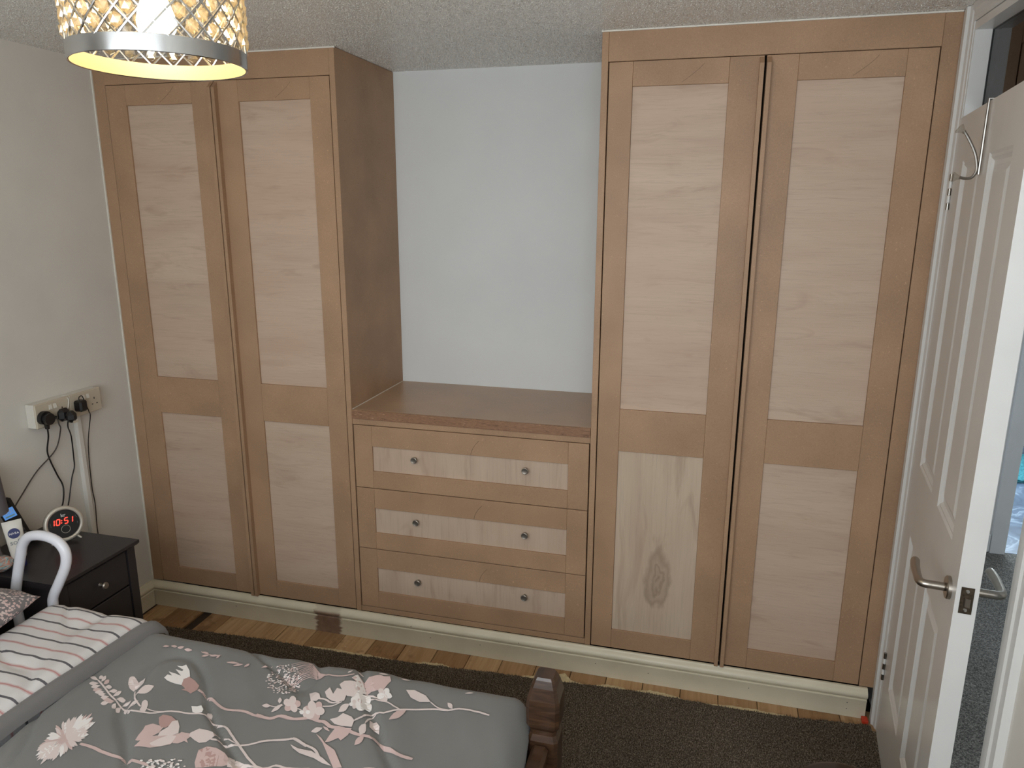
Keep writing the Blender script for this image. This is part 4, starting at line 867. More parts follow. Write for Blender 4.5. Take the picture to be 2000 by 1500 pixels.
(3,-1,(1.1361,-1.367,0.0024,0)),
(0,-1,(1.0944,-1.3877,0.0024,0)),
(3,-1,(1.1782,-1.365,0.0024,0)),
(3,-1,(1.1102,-1.3561,0.002,0)),
(0,-1,(1.1119,-1.3756,0.0034,0)),
(3,-1,(1.1214,-1.3611,0.0023,0)),
(0,-1,(1.0981,-1.3596,0.0027,0)),
(3,-1,(1.1422,-1.3449,0.002,0)),
(0,-1,(1.1494,-1.3436,0.0026,0)),
(0,-1,(1.1296,-1.3785,0.0027,0)),
(0,-1,(1.0991,-1.3845,0.0027,0)),
(0,-1,(1.1528,-1.3692,0.003,0)),
(0,-1,(1.137,-1.3561,0.0021,0)),
(3,-1,(1.1204,-1.375,0.0018,0)),
(3,-1,(1.1359,-1.3629,0.0027,0)),
(3,-1,(1.1683,-1.3454,0.0025,0)),
(0,-1,(1.1754,-1.0164,0.0023,0)),
(3,-1,(1.2385,-1.0228,0.0023,0)),
(0,-1,(1.2271,-1.0174,0.0026,0)),
(1,-1,(1.2308,-1.0377,0.0023,0)),
(1,-1,(1.2041,-0.9895,0.0021,0)),
(0,-1,(1.2529,-1.0298,0.0024,0)),
(0,-1,(1.2196,-1.0351,0.0023,0)),
(0,-1,(1.2208,-1.0068,0.0027,0)),
(3,-1,(1.2375,-0.9839,0.0022,0)),
(0,-1,(1.1859,-0.996,0.0022,0)),
(3,-1,(1.2773,-1.0603,0.0026,0)),
(0,-1,(1.21,-1.0157,0.0022,0)),
(3,-1,(1.2693,-1.0601,0.002,0)),
(1,-1,(1.237,-1.02,0.002,0)),
(0,-1,(1.2577,-1.0544,0.0022,0)),
(3,-1,(1.247,-1.0669,0.0022,0)),
(1,-1,(1.2427,-1.041,0.0026,0)),
(0,-1,(1.2001,-1.0152,0.0022,0)),
(3,-1,(1.2156,-0.999,0.0022,0)),
(0,-1,(1.2278,-1.0278,0.0021,0)),
(1,-1,(1.2428,-1.0497,0.0023,0)),
(0,-1,(1.2446,-1.0104,0.002,0)),
(0,-1,(1.2276,-1.0281,0.0024,0)),
(3,-1,(1.2458,-1.017,0.0021,0)),
(0,-1,(1.2562,-1.0395,0.0018,0)),
(3,-1,(1.2224,-1.0377,0.0018,0)),
(1,-1,(1.2415,-1.0343,0.002,0)),
(0,-1,(1.2349,-1.0696,0.0023,0)),
(1,-1,(1.2154,-0.9984,0.002,0)),
(1,-1,(1.2033,-1.0542,0.0024,0)),
(0,-1,(1.2373,-1.0562,0.0019,0)),
(1,-1,(1.177,-1.0046,0.0019,0)),
(1,-1,(1.2059,-1.061,0.002,0)),
(3,-1,(1.2062,-0.9922,0.0022,0)),
(1,-1,(1.2615,-1.0534,0.0026,0)),
(3,-1,(1.2016,-0.9784,0.0027,0)),
(1,-1,(1.1755,-1.0017,0.0027,0)),
(0,-1,(1.2492,-1.0679,0.0019,0)),
(0,-1,(1.1982,-1.0479,0.0019,0)),
(3,-1,(1.2165,-1.0096,0.0025,0)),
(0,-1,(1.2093,-0.9833,0.0016,0)),
(0,-1,(1.2596,-1.0718,0.0018,0)),
(3,-1,(1.2256,-0.9934,0.0022,0)),
(3,-1,(1.2265,-1.0638,0.0022,0)),
(3,-1,(1.1825,-0.9954,0.0021,0)),
(0,-1,(1.2285,-1.0204,0.0021,0)),
(0,-1,(1.2017,-1.0366,0.002,0)),
(1,-1,(1.2232,-0.9844,0.0025,0)),
(1,-1,(1.2313,-1.018,0.0017,0)),
(3,-1,(1.2259,-1,0.002,0)),
(0,-1,(1.2007,-1.0222,0.0022,0)),
(1,-1,(1.2696,-1.0605,0.0026,0)),
(0,-1,(1.2102,-1.0161,0.0021,0)),
(0,-1,(1.2149,-1.0274,0.0017,0)),
(0,-1,(1.2227,-1.026,0.0018,0)),
(1,-1,(1.2148,-0.9874,0.0022,0)),
(0,-1,(1.2227,-1.0701,0.0023,0)),
(0,-1,(1.2246,-0.994,0.0022,0)),
(0,-1,(1.2353,-1.0155,0.0024,0)),
(0,-1,(1.2156,-0.9877,0.0022,0)),
(1,-1,(1.2147,-0.9915,0.0017,0)),
(0,-1,(1.2418,-0.988,0.0021,0)),
(1,-1,(1.2485,-1.073,0.0017,0)),
(0,-1,(1.2093,-1.0311,0.0018,0)),
(3,-1,(1.2201,-1.0421,0.0022,0)),
(0,-1,(1.2281,-1.0482,0.0023,0)),
(0,-1,(1.1934,-0.978,0.0021,0)),
(3,-1,(1.2348,-1.0329,0.0022,0)),
(1,-1,(1.2093,-1.0459,0.0019,0)),
(3,-1,(1.2612,-1.0142,0.0025,0)),
(0,-1,(1.222,-1.0614,0.0021,0)),
(3,-1,(1.2675,-1.0355,0.0021,0)),
(0,-1,(1.2043,-1.0164,0.0023,0)),
(3,-1,(1.2638,-1.0102,0.0016,0)),
(3,-1,(1.1744,-1.0208,0.0026,0)),
(3,-1,(1.1771,-1.0258,0.0024,0)),
(3,-1,(1.2399,-1.0518,0.002,0)),
(1,-1,(1.2027,-1.0236,0.0018,0)),
(1,-1,(1.2299,-1.0157,0.0022,0)),
(3,-1,(1.1719,-1.0137,0.0022,0)),
(0,-1,(1.2316,-0.99,0.0019,0)),
(1,-1,(1.2405,-1.0702,0.0024,0)),
(3,-1,(1.2088,-0.999,0.0021,0)),
(1,-1,(1.2478,-1.0421,0.0018,0)),
(0,-1,(1.225,-1.0034,0.0019,0)),
(3,-1,(1.2277,-0.9806,0.0025,0)),
(0,-1,(1.2141,-1.0402,0.0022,0)),
(0,-1,(1.2485,-1.0674,0.0017,0)),
(3,-1,(1.2618,-1.0379,0.0019,0)),
(1,-1,(1.262,-1.0395,0.002,0)),
(3,-1,(1.2651,-1.0648,0.0021,0)),
(0,-1,(1.1945,-1.0485,0.0024,0)),
(0,-1,(1.264,-1.078,0.0021,0)),
(0,-1,(1.2394,-1.0787,0.0023,0)),
(0,-1,(1.2386,-0.9939,0.0026,0)),
(0,-1,(1.2285,-1.0781,0.0016,0)),
(0,-1,(1.1839,-1.005,0.0023,0)),
(0,-1,(1.2419,-1.0379,0.0022,0)),
(0,-1,(1.2733,-1.0321,0.0018,0)),
(0,-1,(1.1816,-1.0396,0.0024,0)),
(3,-1,(1.1919,-1.0306,0.0019,0)),
(1,-1,(1.2495,-1.0327,0.0023,0)),
(1,-1,(1.221,-1.0168,0.0021,0)),
(3,-1,(1.2271,-1.036,0.002,0)),
(1,-1,(1.2577,-1.0179,0.0018,0)),
(3,-1,(1.2501,-1.0573,0.0022,0)),
(0,-1,(1.1928,-0.9919,0.002,0)),
(0,-1,(1.188,-0.9778,0.0019,0)),
(0,-1,(1.2137,-1.009,0.0016,0)),
(0,-1,(1.2412,-1.0744,0.0023,0)),
(0,-1,(1.2018,-1.0624,0.0023,0)),
(3,-1,(1.2587,-1.0354,0.0023,0)),
(0,-1,(1.2356,-1.0571,0.0017,0)),
(3,-1,(1.2271,-1.0027,0.0018,0)),
(0,-1,(1.2598,-1.0758,0.0015,0)),
(3,-1,(1.1959,-1.0122,0.0022,0)),
(0,-1,(1.2597,-1.0737,0.002,0)),
(0,-1,(1.243,-1.0415,0.0022,0)),
(3,-1,(1.2566,-1.0084,0.002,0)),
(3,-1,(1.2288,-1.0253,0.0019,0)),
(0,-1,(1.2728,-1.0563,0.0016,0)),
(0,-1,(1.257,-1.0397,0.0021,0)),
(0,-1,(1.2241,-0.9906,0.0024,0)),
(1,-1,(1.2198,-0.9938,0.0021,0)),
(1,-1,(1.1945,-0.9852,0.0024,0)),
(0,-1,(1.2142,-1.0581,0.0024,0)),
(0,-1,(1.218,-1.0115,0.0024,0)),
(0,-1,(1.192,-1.013,0.002,0)),
(0,-1,(1.2221,-1.0417,0.0019,0)),
(0,-1,(1.2652,-1.0517,0.0021,0)),
(0,-1,(1.262,-1.0434,0.0023,0)),
(0,-1,(1.2464,-1.0514,0.0019,0)),
(1,-1,(1.1916,-0.9941,0.0021,0)),
(1,-1,(1.24,-1.0458,0.0025,0)),
(1,-1,(1.1848,-1.0311,0.0023,0)),
(0,-1,(1.2108,-1.025,0.0025,0)),
(1,-1,(1.258,-1.0013,0.0019,0)),
(1,-1,(1.2312,-0.9956,0.0016,0)),
(3,-1,(1.2451,-1.0394,0.0016,0)),
(0,-1,(1.2422,-1.017,0.0017,0)),
(1,-1,(1.2531,-1.032,0.0023,0)),
(0,-1,(1.2604,-1.0575,0.002,0)),
(1,-1,(1.1825,-0.9883,0.0023,0)),
(0,-1,(1.186,-1.0352,0.0023,0)),
(3,-1,(1.2125,-1.0174,0.002,0)),
(1,-1,(1.2582,-1.031,0.0019,0)),
(1,-1,(1.1916,-0.977,0.0024,0)),
(0,-1,(1.1883,-1.0294,0.0026,0)),
(1,-1,(1.2733,-1.0558,0.0019,0)),
(1,-1,(1.1888,-1.0044,0.002,0)),
(0,-1,(1.2352,-1.0207,0.0016,0)),
(0,-1,(1.2621,-1.0484,0.0022,0)),
(0,-1,(1.1827,-1.0122,0.0027,0)),
(0,-1,(1.1895,-1.037,0.0018,0)),
(0,-1,(1.2087,-0.9985,0.0021,0)),
(0,-1,(1.1996,-1.0379,0.0022,0)),
(0,-1,(1.2437,-1.0485,0.002,0)),
(1,-1,(1.2364,-1.0271,0.0024,0)),
(0,-1,(1.2366,-1.057,0.002,0)),
(3,-1,(1.2,-1.0371,0.0027,0)),
(1,-1,(1.2557,-1.0789,0.0015,0)),
(0,-1,(1.2296,-0.984,0.0021,0)),
(0,-1,(1.2431,-1.0447,0.0021,0)),
(0,-1,(1.2329,-1.0589,0.0021,0)),
(1,-1,(1.2369,-1.0169,0.002,0)),
(0,-1,(1.2585,-1.0363,0.0023,0)),
(0,-1,(1.2353,-1.0383,0.0024,0)),
(3,-1,(1.279,-1.0496,0.0022,0)),
(0,-1,(1.2006,-1.0134,0.002,0)),
(0,-1,(1.2057,-1.0106,0.0018,0)),
(0,-1,(1.1761,-1.0136,0.0017,0)),
(0,-1,(1.2077,-1.0217,0.002,0)),
(3,-1,(1.1992,-0.9765,0.002,0)),
(0,-1,(1.2436,-1.0129,0.0021,0)),
(0,-1,(1.2703,-1.0595,0.002,0)),
(1,-1,(1.1813,-0.9809,0.0023,0)),
(1,-1,(1.2362,-1.047,0.0019,0)),
(1,-1,(1.1961,-1.0405,0.002,0)),
(0,-1,(1.2167,-0.9892,0.0023,0)),
(0,-1,(1.2419,-1.0416,0.002,0)),
(1,-1,(1.2129,-1.0128,0.0024,0)),
(1,-1,(1.2289,-1.0454,0.0022,0)),
(0,-1,(1.1934,-1.0352,0.0021,0)),
(3,-1,(1.173,-1.0169,0.0018,0)),
(0,-1,(1.1989,-0.9852,0.0022,0)),
(1,-1,(1.1801,-1.0265,0.0024,0)),
(3,-1,(1.2438,-1.0038,0.0021,0)),
(0,-1,(1.2483,-1.0161,0.0023,0)),
(0,-1,(1.2375,-1.0686,0.0016,0)),
(0,-1,(1.2211,-1.0259,0.0025,0)),
(0,-1,(1.2038,-1.0106,0.002,0)),
(1,-1,(1.2763,-1.0641,0.0023,0)),
(3,-1,(1.2104,-1.0539,0.0018,0)),
(0,-1,(1.2226,-1.0174,0.0023,0)),
(1,-1,(1.2445,-1.0088,0.0019,0)),
(0,-1,(1.2465,-1.0245,0.0025,0)),
(1,-1,(1.2111,-1.0446,0.002,0)),
(1,-1,(1.2307,-0.9985,0.002,0)),
(3,-1,(1.1734,-1.0145,0.0024,0)),
(0,-1,(1.2252,-1.0323,0.0015,0)),
(0,-1,(1.2044,-0.9906,0.002,0)),
(3,-1,(1.2723,-1.036,0.0023,0)),
(0,-1,(1.2739,-1.0362,0.002,0)),
(0,-1,(1.2693,-1.0743,0.0024,0)),
(0,-1,(1.2546,-1.0638,0.0021,0)),
(3,-1,(1.2332,-1.0348,0.0019,0)),
(3,-1,(1.2545,-1.08,0.0023,0)),
(0,-1,(1.2122,-1.0419,0.0019,0)),
(0,-1,(1.1986,-0.9751,0.0018,0)),
(0,-1,(1.2585,-1.0542,0.002,0)),
(0,-1,(1.26,-1.0286,0.0021,0)),
(3,-1,(1.1789,-1.021,0.0025,0)),
(3,-1,(1.2458,-1.0045,0.0019,0)),
(0,-1,(1.2259,-1.0723,0.0016,0)),
(1,-1,(1.2699,-1.0461,0.0021,0)),
(0,-1,(1.2126,-1.0626,0.002,0)),
(0,-1,(1.2458,-1.032,0.0021,0)),
(0,-1,(1.2648,-1.0577,0.0018,0)),
(0,-1,(1.2287,-1.0263,0.0024,0)),
(1,-1,(1.1969,-1.0135,0.0023,0)),
(0,-1,(1.2174,-0.9926,0.0022,0)),
(0,-1,(1.2217,-1.0229,0.0019,0)),
(1,-1,(1.2212,-1.0013,0.0023,0)),
(1,-1,(1.2482,-1.0286,0.0024,0)),
(3,-1,(1.2269,-0.9817,0.0024,0)),
(0,-1,(1.2295,-1.0399,0.0024,0)),
(1,-1,(1.2263,-1.04,0.0023,0)),
(0,-1,(1.2139,-1.0202,0.0025,0)),
(1,-1,(1.2481,-1.0268,0.0022,0)),
(1,-1,(1.2109,-1.0411,0.0023,0)),
(0,-1,(1.2632,-1.0755,0.0023,0)),
(0,-1,(1.2467,-1.041,0.0015,0)),
(3,-1,(1.2364,-1.0655,0.0019,0)),
(0,-1,(1.2127,-0.9965,0.0022,0)),
(1,-1,(1.2456,-1.0228,0.0019,0)),
(3,-1,(1.2247,-1.0016,0.0026,0)),
(0,-1,(1.2488,-1.0443,0.002,0)),
(3,-1,(1.212,-1.0167,0.0021,0)),
(0,-1,(1.2486,-0.9965,0.002,0)),
(1,-1,(1.2351,-1.0208,0.0016,0)),
(3,-1,(1.2488,-1.0549,0.0018,0)),
(0,-1,(1.2496,-1.0231,0.0026,0)),
(0,-1,(1.2387,-1.034,0.0021,0)),
(0,-1,(1.2675,-1.0546,0.0021,0)),
(0,-1,(1.2463,-0.9956,0.0018,0)),
(0,-1,(1.2345,-1.0702,0.0025,0)),
(0,-1,(1.2561,-1.0003,0.002,0)),
(0,-1,(1.1995,-0.9895,0.0023,0)),
(3,-1,(1.2259,-1.0281,0.0023,0)),
(0,-1,(1.2071,-1.0425,0.0022,0)),
(1,-1,(1.1994,-0.9756,0.0021,0)),
(0,-1,(1.2421,-1.0625,0.0022,0)),
(0,-1,(1.2609,-1.0497,0.0021,0)),
(0,-1,(1.2419,-1.0296,0.0024,0)),
(0,-1,(1.2482,-1.0201,0.0024,0)),
(3,-1,(1.1783,-0.9805,0.0019,0)),
(0,-1,(1.2115,-1.0211,0.0023,0)),
(0,-1,(1.2286,-0.9826,0.0018,0)),
(1,-1,(1.194,-1.0031,0.0022,0)),
(1,-1,(1.2254,-0.9931,0.0024,0)),
(3,-1,(1.2172,-1.0373,0.0021,0)),
(1,-1,(1.2725,-1.0537,0.0025,0)),
(0,-1,(1.2277,-1.0342,0.0019,0)),
(0,-1,(1.2387,-1.0231,0.0019,0)),
(0,-1,(1.1943,-1.0067,0.0023,0)),
(0,-1,(1.2444,-1.0025,0.0016,0)),
(3,-1,(1.2285,-1.0131,0.0026,0)),
(1,-1,(1.2265,-1.0399,0.002,0)),
(1,-1,(1.1819,-0.9759,0.0023,0)),
(0,-1,(1.1887,-0.9998,0.002,0)),
(0,-1,(1.2687,-1.0146,0.002,0)),
(0,-1,(1.2229,-1.0258,0.0017,0)),
(0,-1,(1.2291,-1.0641,0.0023,0)),
(3,-1,(1.2735,-1.0605,0.0022,0)),
(0,-1,(1.2277,-1.0192,0.0025,0)),
(1,-1,(1.226,-1.0291,0.0018,0)),
(0,-1,(1.1934,-0.9788,0.0022,0)),
(1,-1,(1.2174,-1.0651,0.002,0)),
(0,-1,(1.2704,-1.0514,0.002,0)),
(1,-1,(1.2721,-1.0374,0.0018,0)),
(1,-1,(1.2235,-0.9868,0.0021,0)),
(3,-1,(1.2315,-0.9825,0.0026,0)),
(3,-1,(1.2035,-1.013,0.002,0)),
(0,-1,(1.2158,-1.0062,0.002,0)),
(0,-1,(1.1941,-0.9791,0.0024,0)),
(0,-1,(1.219,-1.0188,0.0019,0)),
(3,-1,(1.2074,-0.9748,0.0023,0)),
(1,-1,(1.2387,-1.0663,0.0018,0)),
(0,-1,(1.2509,-1.0769,0.0021,0)),
(0,-1,(1.1876,-1.0288,0.0023,0)),
(0,-1,(1.1879,-0.9859,0.0018,0)),
(0,-1,(1.2138,-1.036,0.0021,0)),
(1,-1,(1.2493,-1.0115,0.002,0)),
(0,-1,(1.235,-1.0156,0.0023,0)),
(0,-1,(1.1766,-0.9815,0.0021,0)),
(0,-1,(1.25,-1.0215,0.0023,0)),
(3,-1,(1.2,-1.0153,0.0018,0)),
(3,-1,(1.1875,-0.9911,0.0021,0)),
(1,-1,(1.2317,-1.0101,0.0023,0)),
(1,-1,(1.2342,-1.0245,0.0021,0)),
(1,-1,(1.1828,-1.0203,0.0026,0)),
(1,-1,(1.2144,-1.0626,0.0021,0)),
(0,-1,(1.2224,-1.012,0.0022,0)),
(1,-1,(1.2482,-1.0681,0.0019,0)),
(1,-1,(1.1778,-0.9969,0.0015,0)),
(0,-1,(1.2055,-0.9727,0.0017,0)),
(0,-1,(1.2312,-1.0625,0.0022,0)),
(0,-1,(1.208,-1.0536,0.0024,0)),
(0,-1,(1.2117,-1.0419,0.0022,0)),
(0,-1,(1.2028,-1.0351,0.002,0)),
(3,-1,(1.2489,-1.028,0.0021,0)),
(0,-1,(1.1908,-0.9928,0.0025,0)),
(0,-1,(1.2205,-0.9772,0.0021,0)),
(0,-1,(1.202,-1.0201,0.0022,0)),
(3,-1,(1.1914,-0.9959,0.0022,0)),
(0,-1,(1.2349,-0.9905,0.0019,0)),
(0,-1,(1.2638,-1.0349,0.0019,0)),
(0,-1,(1.2599,-1.0386,0.002,0)),
(3,-1,(1.2676,-1.0296,0.0019,0)),
(1,-1,(1.239,-1.0268,0.0021,0)),
(0,-1,(1.2051,-1.0141,0.0022,0)),
(3,-1,(1.2698,-1.0669,0.0018,0)),
(0,-1,(1.1967,-1.0357,0.0019,0)),
(0,-1,(1.2417,-1.0503,0.0018,0)),
(0,-1,(1.2239,-1.0367,0.002,0)),
(0,-1,(1.2368,-0.9967,0.0021,0)),
(3,-1,(1.2574,-1.0804,0.0023,0)),
(0,-1,(1.2269,-1.0457,0.0019,0)),
(0,-1,(1.2576,-1.0537,0.0015,0)),
(0,-1,(1.2391,-1.0537,0.0019,0)),
(1,0.0022,(1.213,-0.97,1.223,-0.963,1.237,-0.953,1.252,-0.948,1.267,-0.952,1.284,-0.962,1.297,-0.97,1.307,-0.975,1.315,-0.979,1.319,-0.981)),
(1,0.0022,(1.221,-0.976,1.229,-0.968,1.241,-0.958,1.254,-0.952,1.269,-0.956,1.285,-0.965,1.299,-0.972,1.308,-0.977,1.315,-0.979,1.319,-0.981)),
(1,0.0022,(1.23,-0.981,1.237,-0.973,1.246,-0.963,1.257,-0.956,1.271,-0.96,1.287,-0.968,1.3,-0.974,1.309,-0.978,1.315,-0.98,1.319,-0.981)),
(1,0.0022,(1.221,-0.991,1.231,-0.982,1.245,-0.969,1.259,-0.961,1.274,-0.963,1.289,-0.97,1.301,-0.976,1.309,-0.979,1.315,-0.98,1.319,-0.981)),
(1,0.0022,(1.228,-0.997,1.237,-0.987,1.249,-0.974,1.262,-0.965,1.276,-0.967,1.29,-0.973,1.302,-0.978,1.31,-0.98,1.316,-0.981,1.319,-0.981)),
(1,0.0022,(1.243,-1.001,1.248,-0.991,1.255,-0.978,1.264,-0.97,1.277,-0.97,1.291,-0.976,1.303,-0.98,1.311,-0.981,1.316,-0.981,1.319,-0.981)),
(1,0.0022,(1.248,-1.007,1.252,-0.997,1.259,-0.983,1.267,-0.974,1.279,-0.974,1.293,-0.979,1.304,-0.982,1.311,-0.983,1.316,-0.982,1.319,-0.981)),
(1,0.0022,(1.253,-1.013,1.256,-1.003,1.262,-0.988,1.269,-0.978,1.281,-0.978,1.294,-0.981,1.305,-0.984,1.312,-0.984,1.317,-0.982,1.319,-0.981)),
(1,0.0022,(1.256,-1.02,1.259,-1.009,1.264,-0.993,1.272,-0.983,1.283,-0.981,1.296,-0.984,1.306,-0.986,1.313,-0.985,1.317,-0.983,1.319,-0.981)),
(1,0.0022,(1.247,-1.029,1.254,-1.017,1.264,-1,1.274,-0.987,1.286,-0.984,1.298,-0.987,1.307,-0.988,1.313,-0.986,1.317,-0.983,1.319,-0.981)),
(1,0.0022,(1.252,-1.035,1.258,-1.023,1.267,-1.004,1.277,-0.991,1.288,-0.988,1.299,-0.989,1.308,-0.99,1.314,-0.987,1.317,-0.984,1.319,-0.981)),
(1,0.0022,(1.256,-1.041,1.262,-1.028,1.27,-1.009,1.279,-0.995,1.29,-0.991,1.301,-0.992,1.31,-0.992,1.315,-0.989,1.318,-0.984,1.319,-0.981)),
(1,0.0022,(1.256,-1.049,1.263,-1.034,1.272,-1.015,1.282,-1,1.292,-0.995,1.302,-0.995,1.311,-0.994,1.315,-0.99,1.318,-0.985,1.319,-0.981)),
(1,0.005,(1.318,-0.982,1.321,-0.983,1.327,-0.984,1.334,-0.985,1.345,-0.986,1.357,-0.986,1.369,-0.984,1.379,-0.98,1.39,-0.974,1.397,-0.97)),
(0,0,(1.356,-1.051,1.361,-1.034,1.382,-1.056,1.381,-1.034,1.396,-1.037,1.418,-1.056,1.423,-1.076,1.407,-1.083,1.388,-1.079,1.371,-1.069)),
(0,0,(1.38,-1.019,1.386,-1.004,1.401,-1,1.419,-1.001,1.438,-1.026,1.441,-1.06,1.422,-1.06,1.396,-1.037)),
(1,0,(1.399,-0.988,1.406,-0.968,1.433,-0.987,1.44,-0.974,1.451,-0.969,1.465,-0.96,1.477,-0.964,1.491,-0.957,1.502,-0.974,1.499,-0.99,1.498,-1.01,1.482,-1.019,1.46,-1.03,1.437,-1.031,1.419,-1.001)),
(3,0,(1.399,-0.988,1.406,-0.968,1.432,-0.992,1.458,-1.026,1.448,-1.038,1.427,-1.024,1.417,-0.996)),
(3,0,(1.495,-1.077,1.494,-1.083,1.491,-1.087,1.485,-1.088,1.479,-1.086,1.472,-1.08,1.468,-1.073,1.465,-1.065,1.466,-1.059,1.47,-1.055,1.476,-1.054,1.482,-1.056,1.489,-1.062,1.493,-1.069)),
(3,0,(1.477,-1.102,1.47,-1.1,1.464,-1.095,1.459,-1.088,1.456,-1.08,1.456,-1.073,1.459,-1.068,1.464,-1.066,1.471,-1.068,1.477,-1.073,1.482,-1.08,1.484,-1.088,1.484,-1.095,1.482,-1.1)),
(3,0,(1.441,-1.077,1.437,-1.069,1.437,-1.062,1.44,-1.057,1.445,-1.054,1.451,-1.055,1.458,-1.059,1.463,-1.066,1.466,-1.073,1.466,-1.081,1.464,-1.086,1.459,-1.088,1.453,-1.087,1.446,-1.083)),
(3,0,(1.436,-1.035,1.441,-1.032,1.447,-1.032,1.454,-1.036,1.46,-1.043,1.464,-1.051,1.465,-1.059,1.463,-1.065,1.459,-1.068,1.453,-1.067,1.446,-1.063,1.44,-1.057,1.436,-1.049,1.435,-1.041)),
(3,0,(1.471,-1.035,1.477,-1.041,1.481,-1.049,1.482,-1.057,1.481,-1.063,1.477,-1.067,1.471,-1.068,1.465,-1.065,1.459,-1.059,1.455,-1.051,1.453,-1.043,1.454,-1.036,1.458,-1.032,1.464,-1.032)),
(1,0,(1.473,-1.063,1.474,-1.07,1.472,-1.075,1.466,-1.076,1.46,-1.074,1.455,-1.068,1.454,-1.061,1.456,-1.056,1.462,-1.054,1.468,-1.057)),
(3,0,(1.466,-1.081,1.467,-1.084,1.466,-1.087,1.465,-1.089,1.462,-1.09,1.459,-1.089,1.457,-1.087,1.455,-1.084,1.454,-1.081,1.454,-1.079,1.456,-1.077,1.458,-1.076,1.461,-1.077,1.464,-1.079)),
(0,0,(1.462,-1.1,1.459,-1.1,1.457,-1.098,1.454,-1.095,1.452,-1.091,1.451,-1.088,1.452,-1.085,1.453,-1.084,1.456,-1.084,1.459,-1.086,1.461,-1.089,1.463,-1.092,1.464,-1.096,1.463,-1.099)),
(3,0,(1.442,-1.088,1.441,-1.085,1.441,-1.082,1.443,-1.08,1.446,-1.079,1.449,-1.08,1.451,-1.082,1.453,-1.085,1.454,-1.088,1.454,-1.09,1.452,-1.092,1.45,-1.093,1.447,-1.092,1.444,-1.091)),
(0,0,(1.446,-1.069,1.449,-1.069,1.451,-1.071,1.454,-1.074,1.456,-1.078,1.457,-1.081,1.456,-1.084,1.454,-1.086,1.452,-1.085,1.449,-1.083,1.447,-1.08,1.445,-1.077,1.444,-1.073,1.445,-1.07)),
(1,0,(1.458,-1.083,1.459,-1.087,1.458,-1.089,1.455,-1.09,1.452,-1.088,1.45,-1.086,1.449,-1.083,1.45,-1.08,1.453,-1.08,1.456,-1.081)),
(0,0,(1.391,-1.116,1.392,-1.122,1.39,-1.127,1.385,-1.129,1.379,-1.129,1.373,-1.126,1.367,-1.122,1.363,-1.115,1.362,-1.109,1.364,-1.105,1.368,-1.102,1.375,-1.102,1.381,-1.105,1.387,-1.11)),
(1,0,(1.387,-1.144,1.383,-1.145,1.377,-1.144,1.371,-1.139,1.365,-1.132,1.361,-1.125,1.36,-1.119,1.361,-1.114,1.366,-1.113,1.372,-1.115,1.378,-1.119,1.384,-1.126,1.388,-1.133,1.389,-1.14)),
(0,0,(1.359,-1.144,1.354,-1.14,1.35,-1.134,1.347,-1.126,1.348,-1.12,1.35,-1.115,1.355,-1.113,1.36,-1.115,1.366,-1.119,1.37,-1.126,1.372,-1.133,1.372,-1.14,1.369,-1.144,1.364,-1.146)),
(1,0,(1.333,-1.117,1.332,-1.11,1.334,-1.106,1.338,-1.103,1.345,-1.103,1.351,-1.106,1.357,-1.111,1.361,-1.117,1.362,-1.123,1.36,-1.128,1.356,-1.13,1.35,-1.13,1.343,-1.127,1.337,-1.123)),
(0,0,(1.336,-1.087,1.341,-1.086,1.347,-1.088,1.353,-1.093,1.359,-1.1,1.363,-1.107,1.365,-1.114,1.363,-1.118,1.359,-1.12,1.353,-1.118,1.346,-1.113,1.34,-1.106,1.336,-1.099,1.335,-1.092)),
(1,0,(1.366,-1.087,1.371,-1.092,1.375,-1.099,1.377,-1.106,1.377,-1.113,1.374,-1.117,1.369,-1.119,1.364,-1.118,1.359,-1.113,1.354,-1.106,1.352,-1.099,1.353,-1.092,1.355,-1.087,1.36,-1.085)),
(1,0,(1.371,-1.114,1.372,-1.12,1.37,-1.125,1.365,-1.127,1.359,-1.124,1.354,-1.118,1.352,-1.112,1.354,-1.107,1.359,-1.106,1.366,-1.108)),
(0,0,(1.286,-1.082,1.29,-1.083,1.296,-1.087,1.3,-1.093,1.303,-1.1,1.304,-1.106,1.303,-1.11,1.299,-1.112,1.295,-1.11,1.29,-1.106,1.285,-1.1,1.282,-1.094,1.281,-1.088,1.282,-1.084)),
(1,0,(1.317,-1.1,1.32,-1.106,1.32,-1.111,1.318,-1.115,1.314,-1.117,1.309,-1.117,1.304,-1.114,1.299,-1.11,1.297,-1.105,1.296,-1.099,1.298,-1.095,1.302,-1.093,1.308,-1.093,1.313,-1.096)),
(0,0,(1.322,-1.131,1.319,-1.133,1.314,-1.132,1.308,-1.129,1.303,-1.124,1.299,-1.118,1.297,-1.112,1.298,-1.108,1.301,-1.106,1.306,-1.107,1.311,-1.11,1.317,-1.116,1.321,-1.122,1.323,-1.127)),
(1,0,(1.294,-1.132,1.29,-1.129,1.286,-1.123,1.285,-1.117,1.285,-1.112,1.288,-1.108,1.292,-1.107,1.297,-1.109,1.301,-1.113,1.305,-1.119,1.306,-1.125,1.306,-1.13,1.303,-1.133,1.299,-1.134)),
(0,0,(1.272,-1.102,1.272,-1.098,1.275,-1.095,1.279,-1.095,1.285,-1.097,1.291,-1.101,1.296,-1.106,1.298,-1.111,1.298,-1.115,1.295,-1.118,1.29,-1.118,1.284,-1.117,1.278,-1.113,1.274,-1.108)),
(1,0,(1.305,-1.108,1.307,-1.113,1.305,-1.117,1.301,-1.119,1.296,-1.116,1.291,-1.112,1.289,-1.106,1.291,-1.102,1.295,-1.101,1.301,-1.103)),
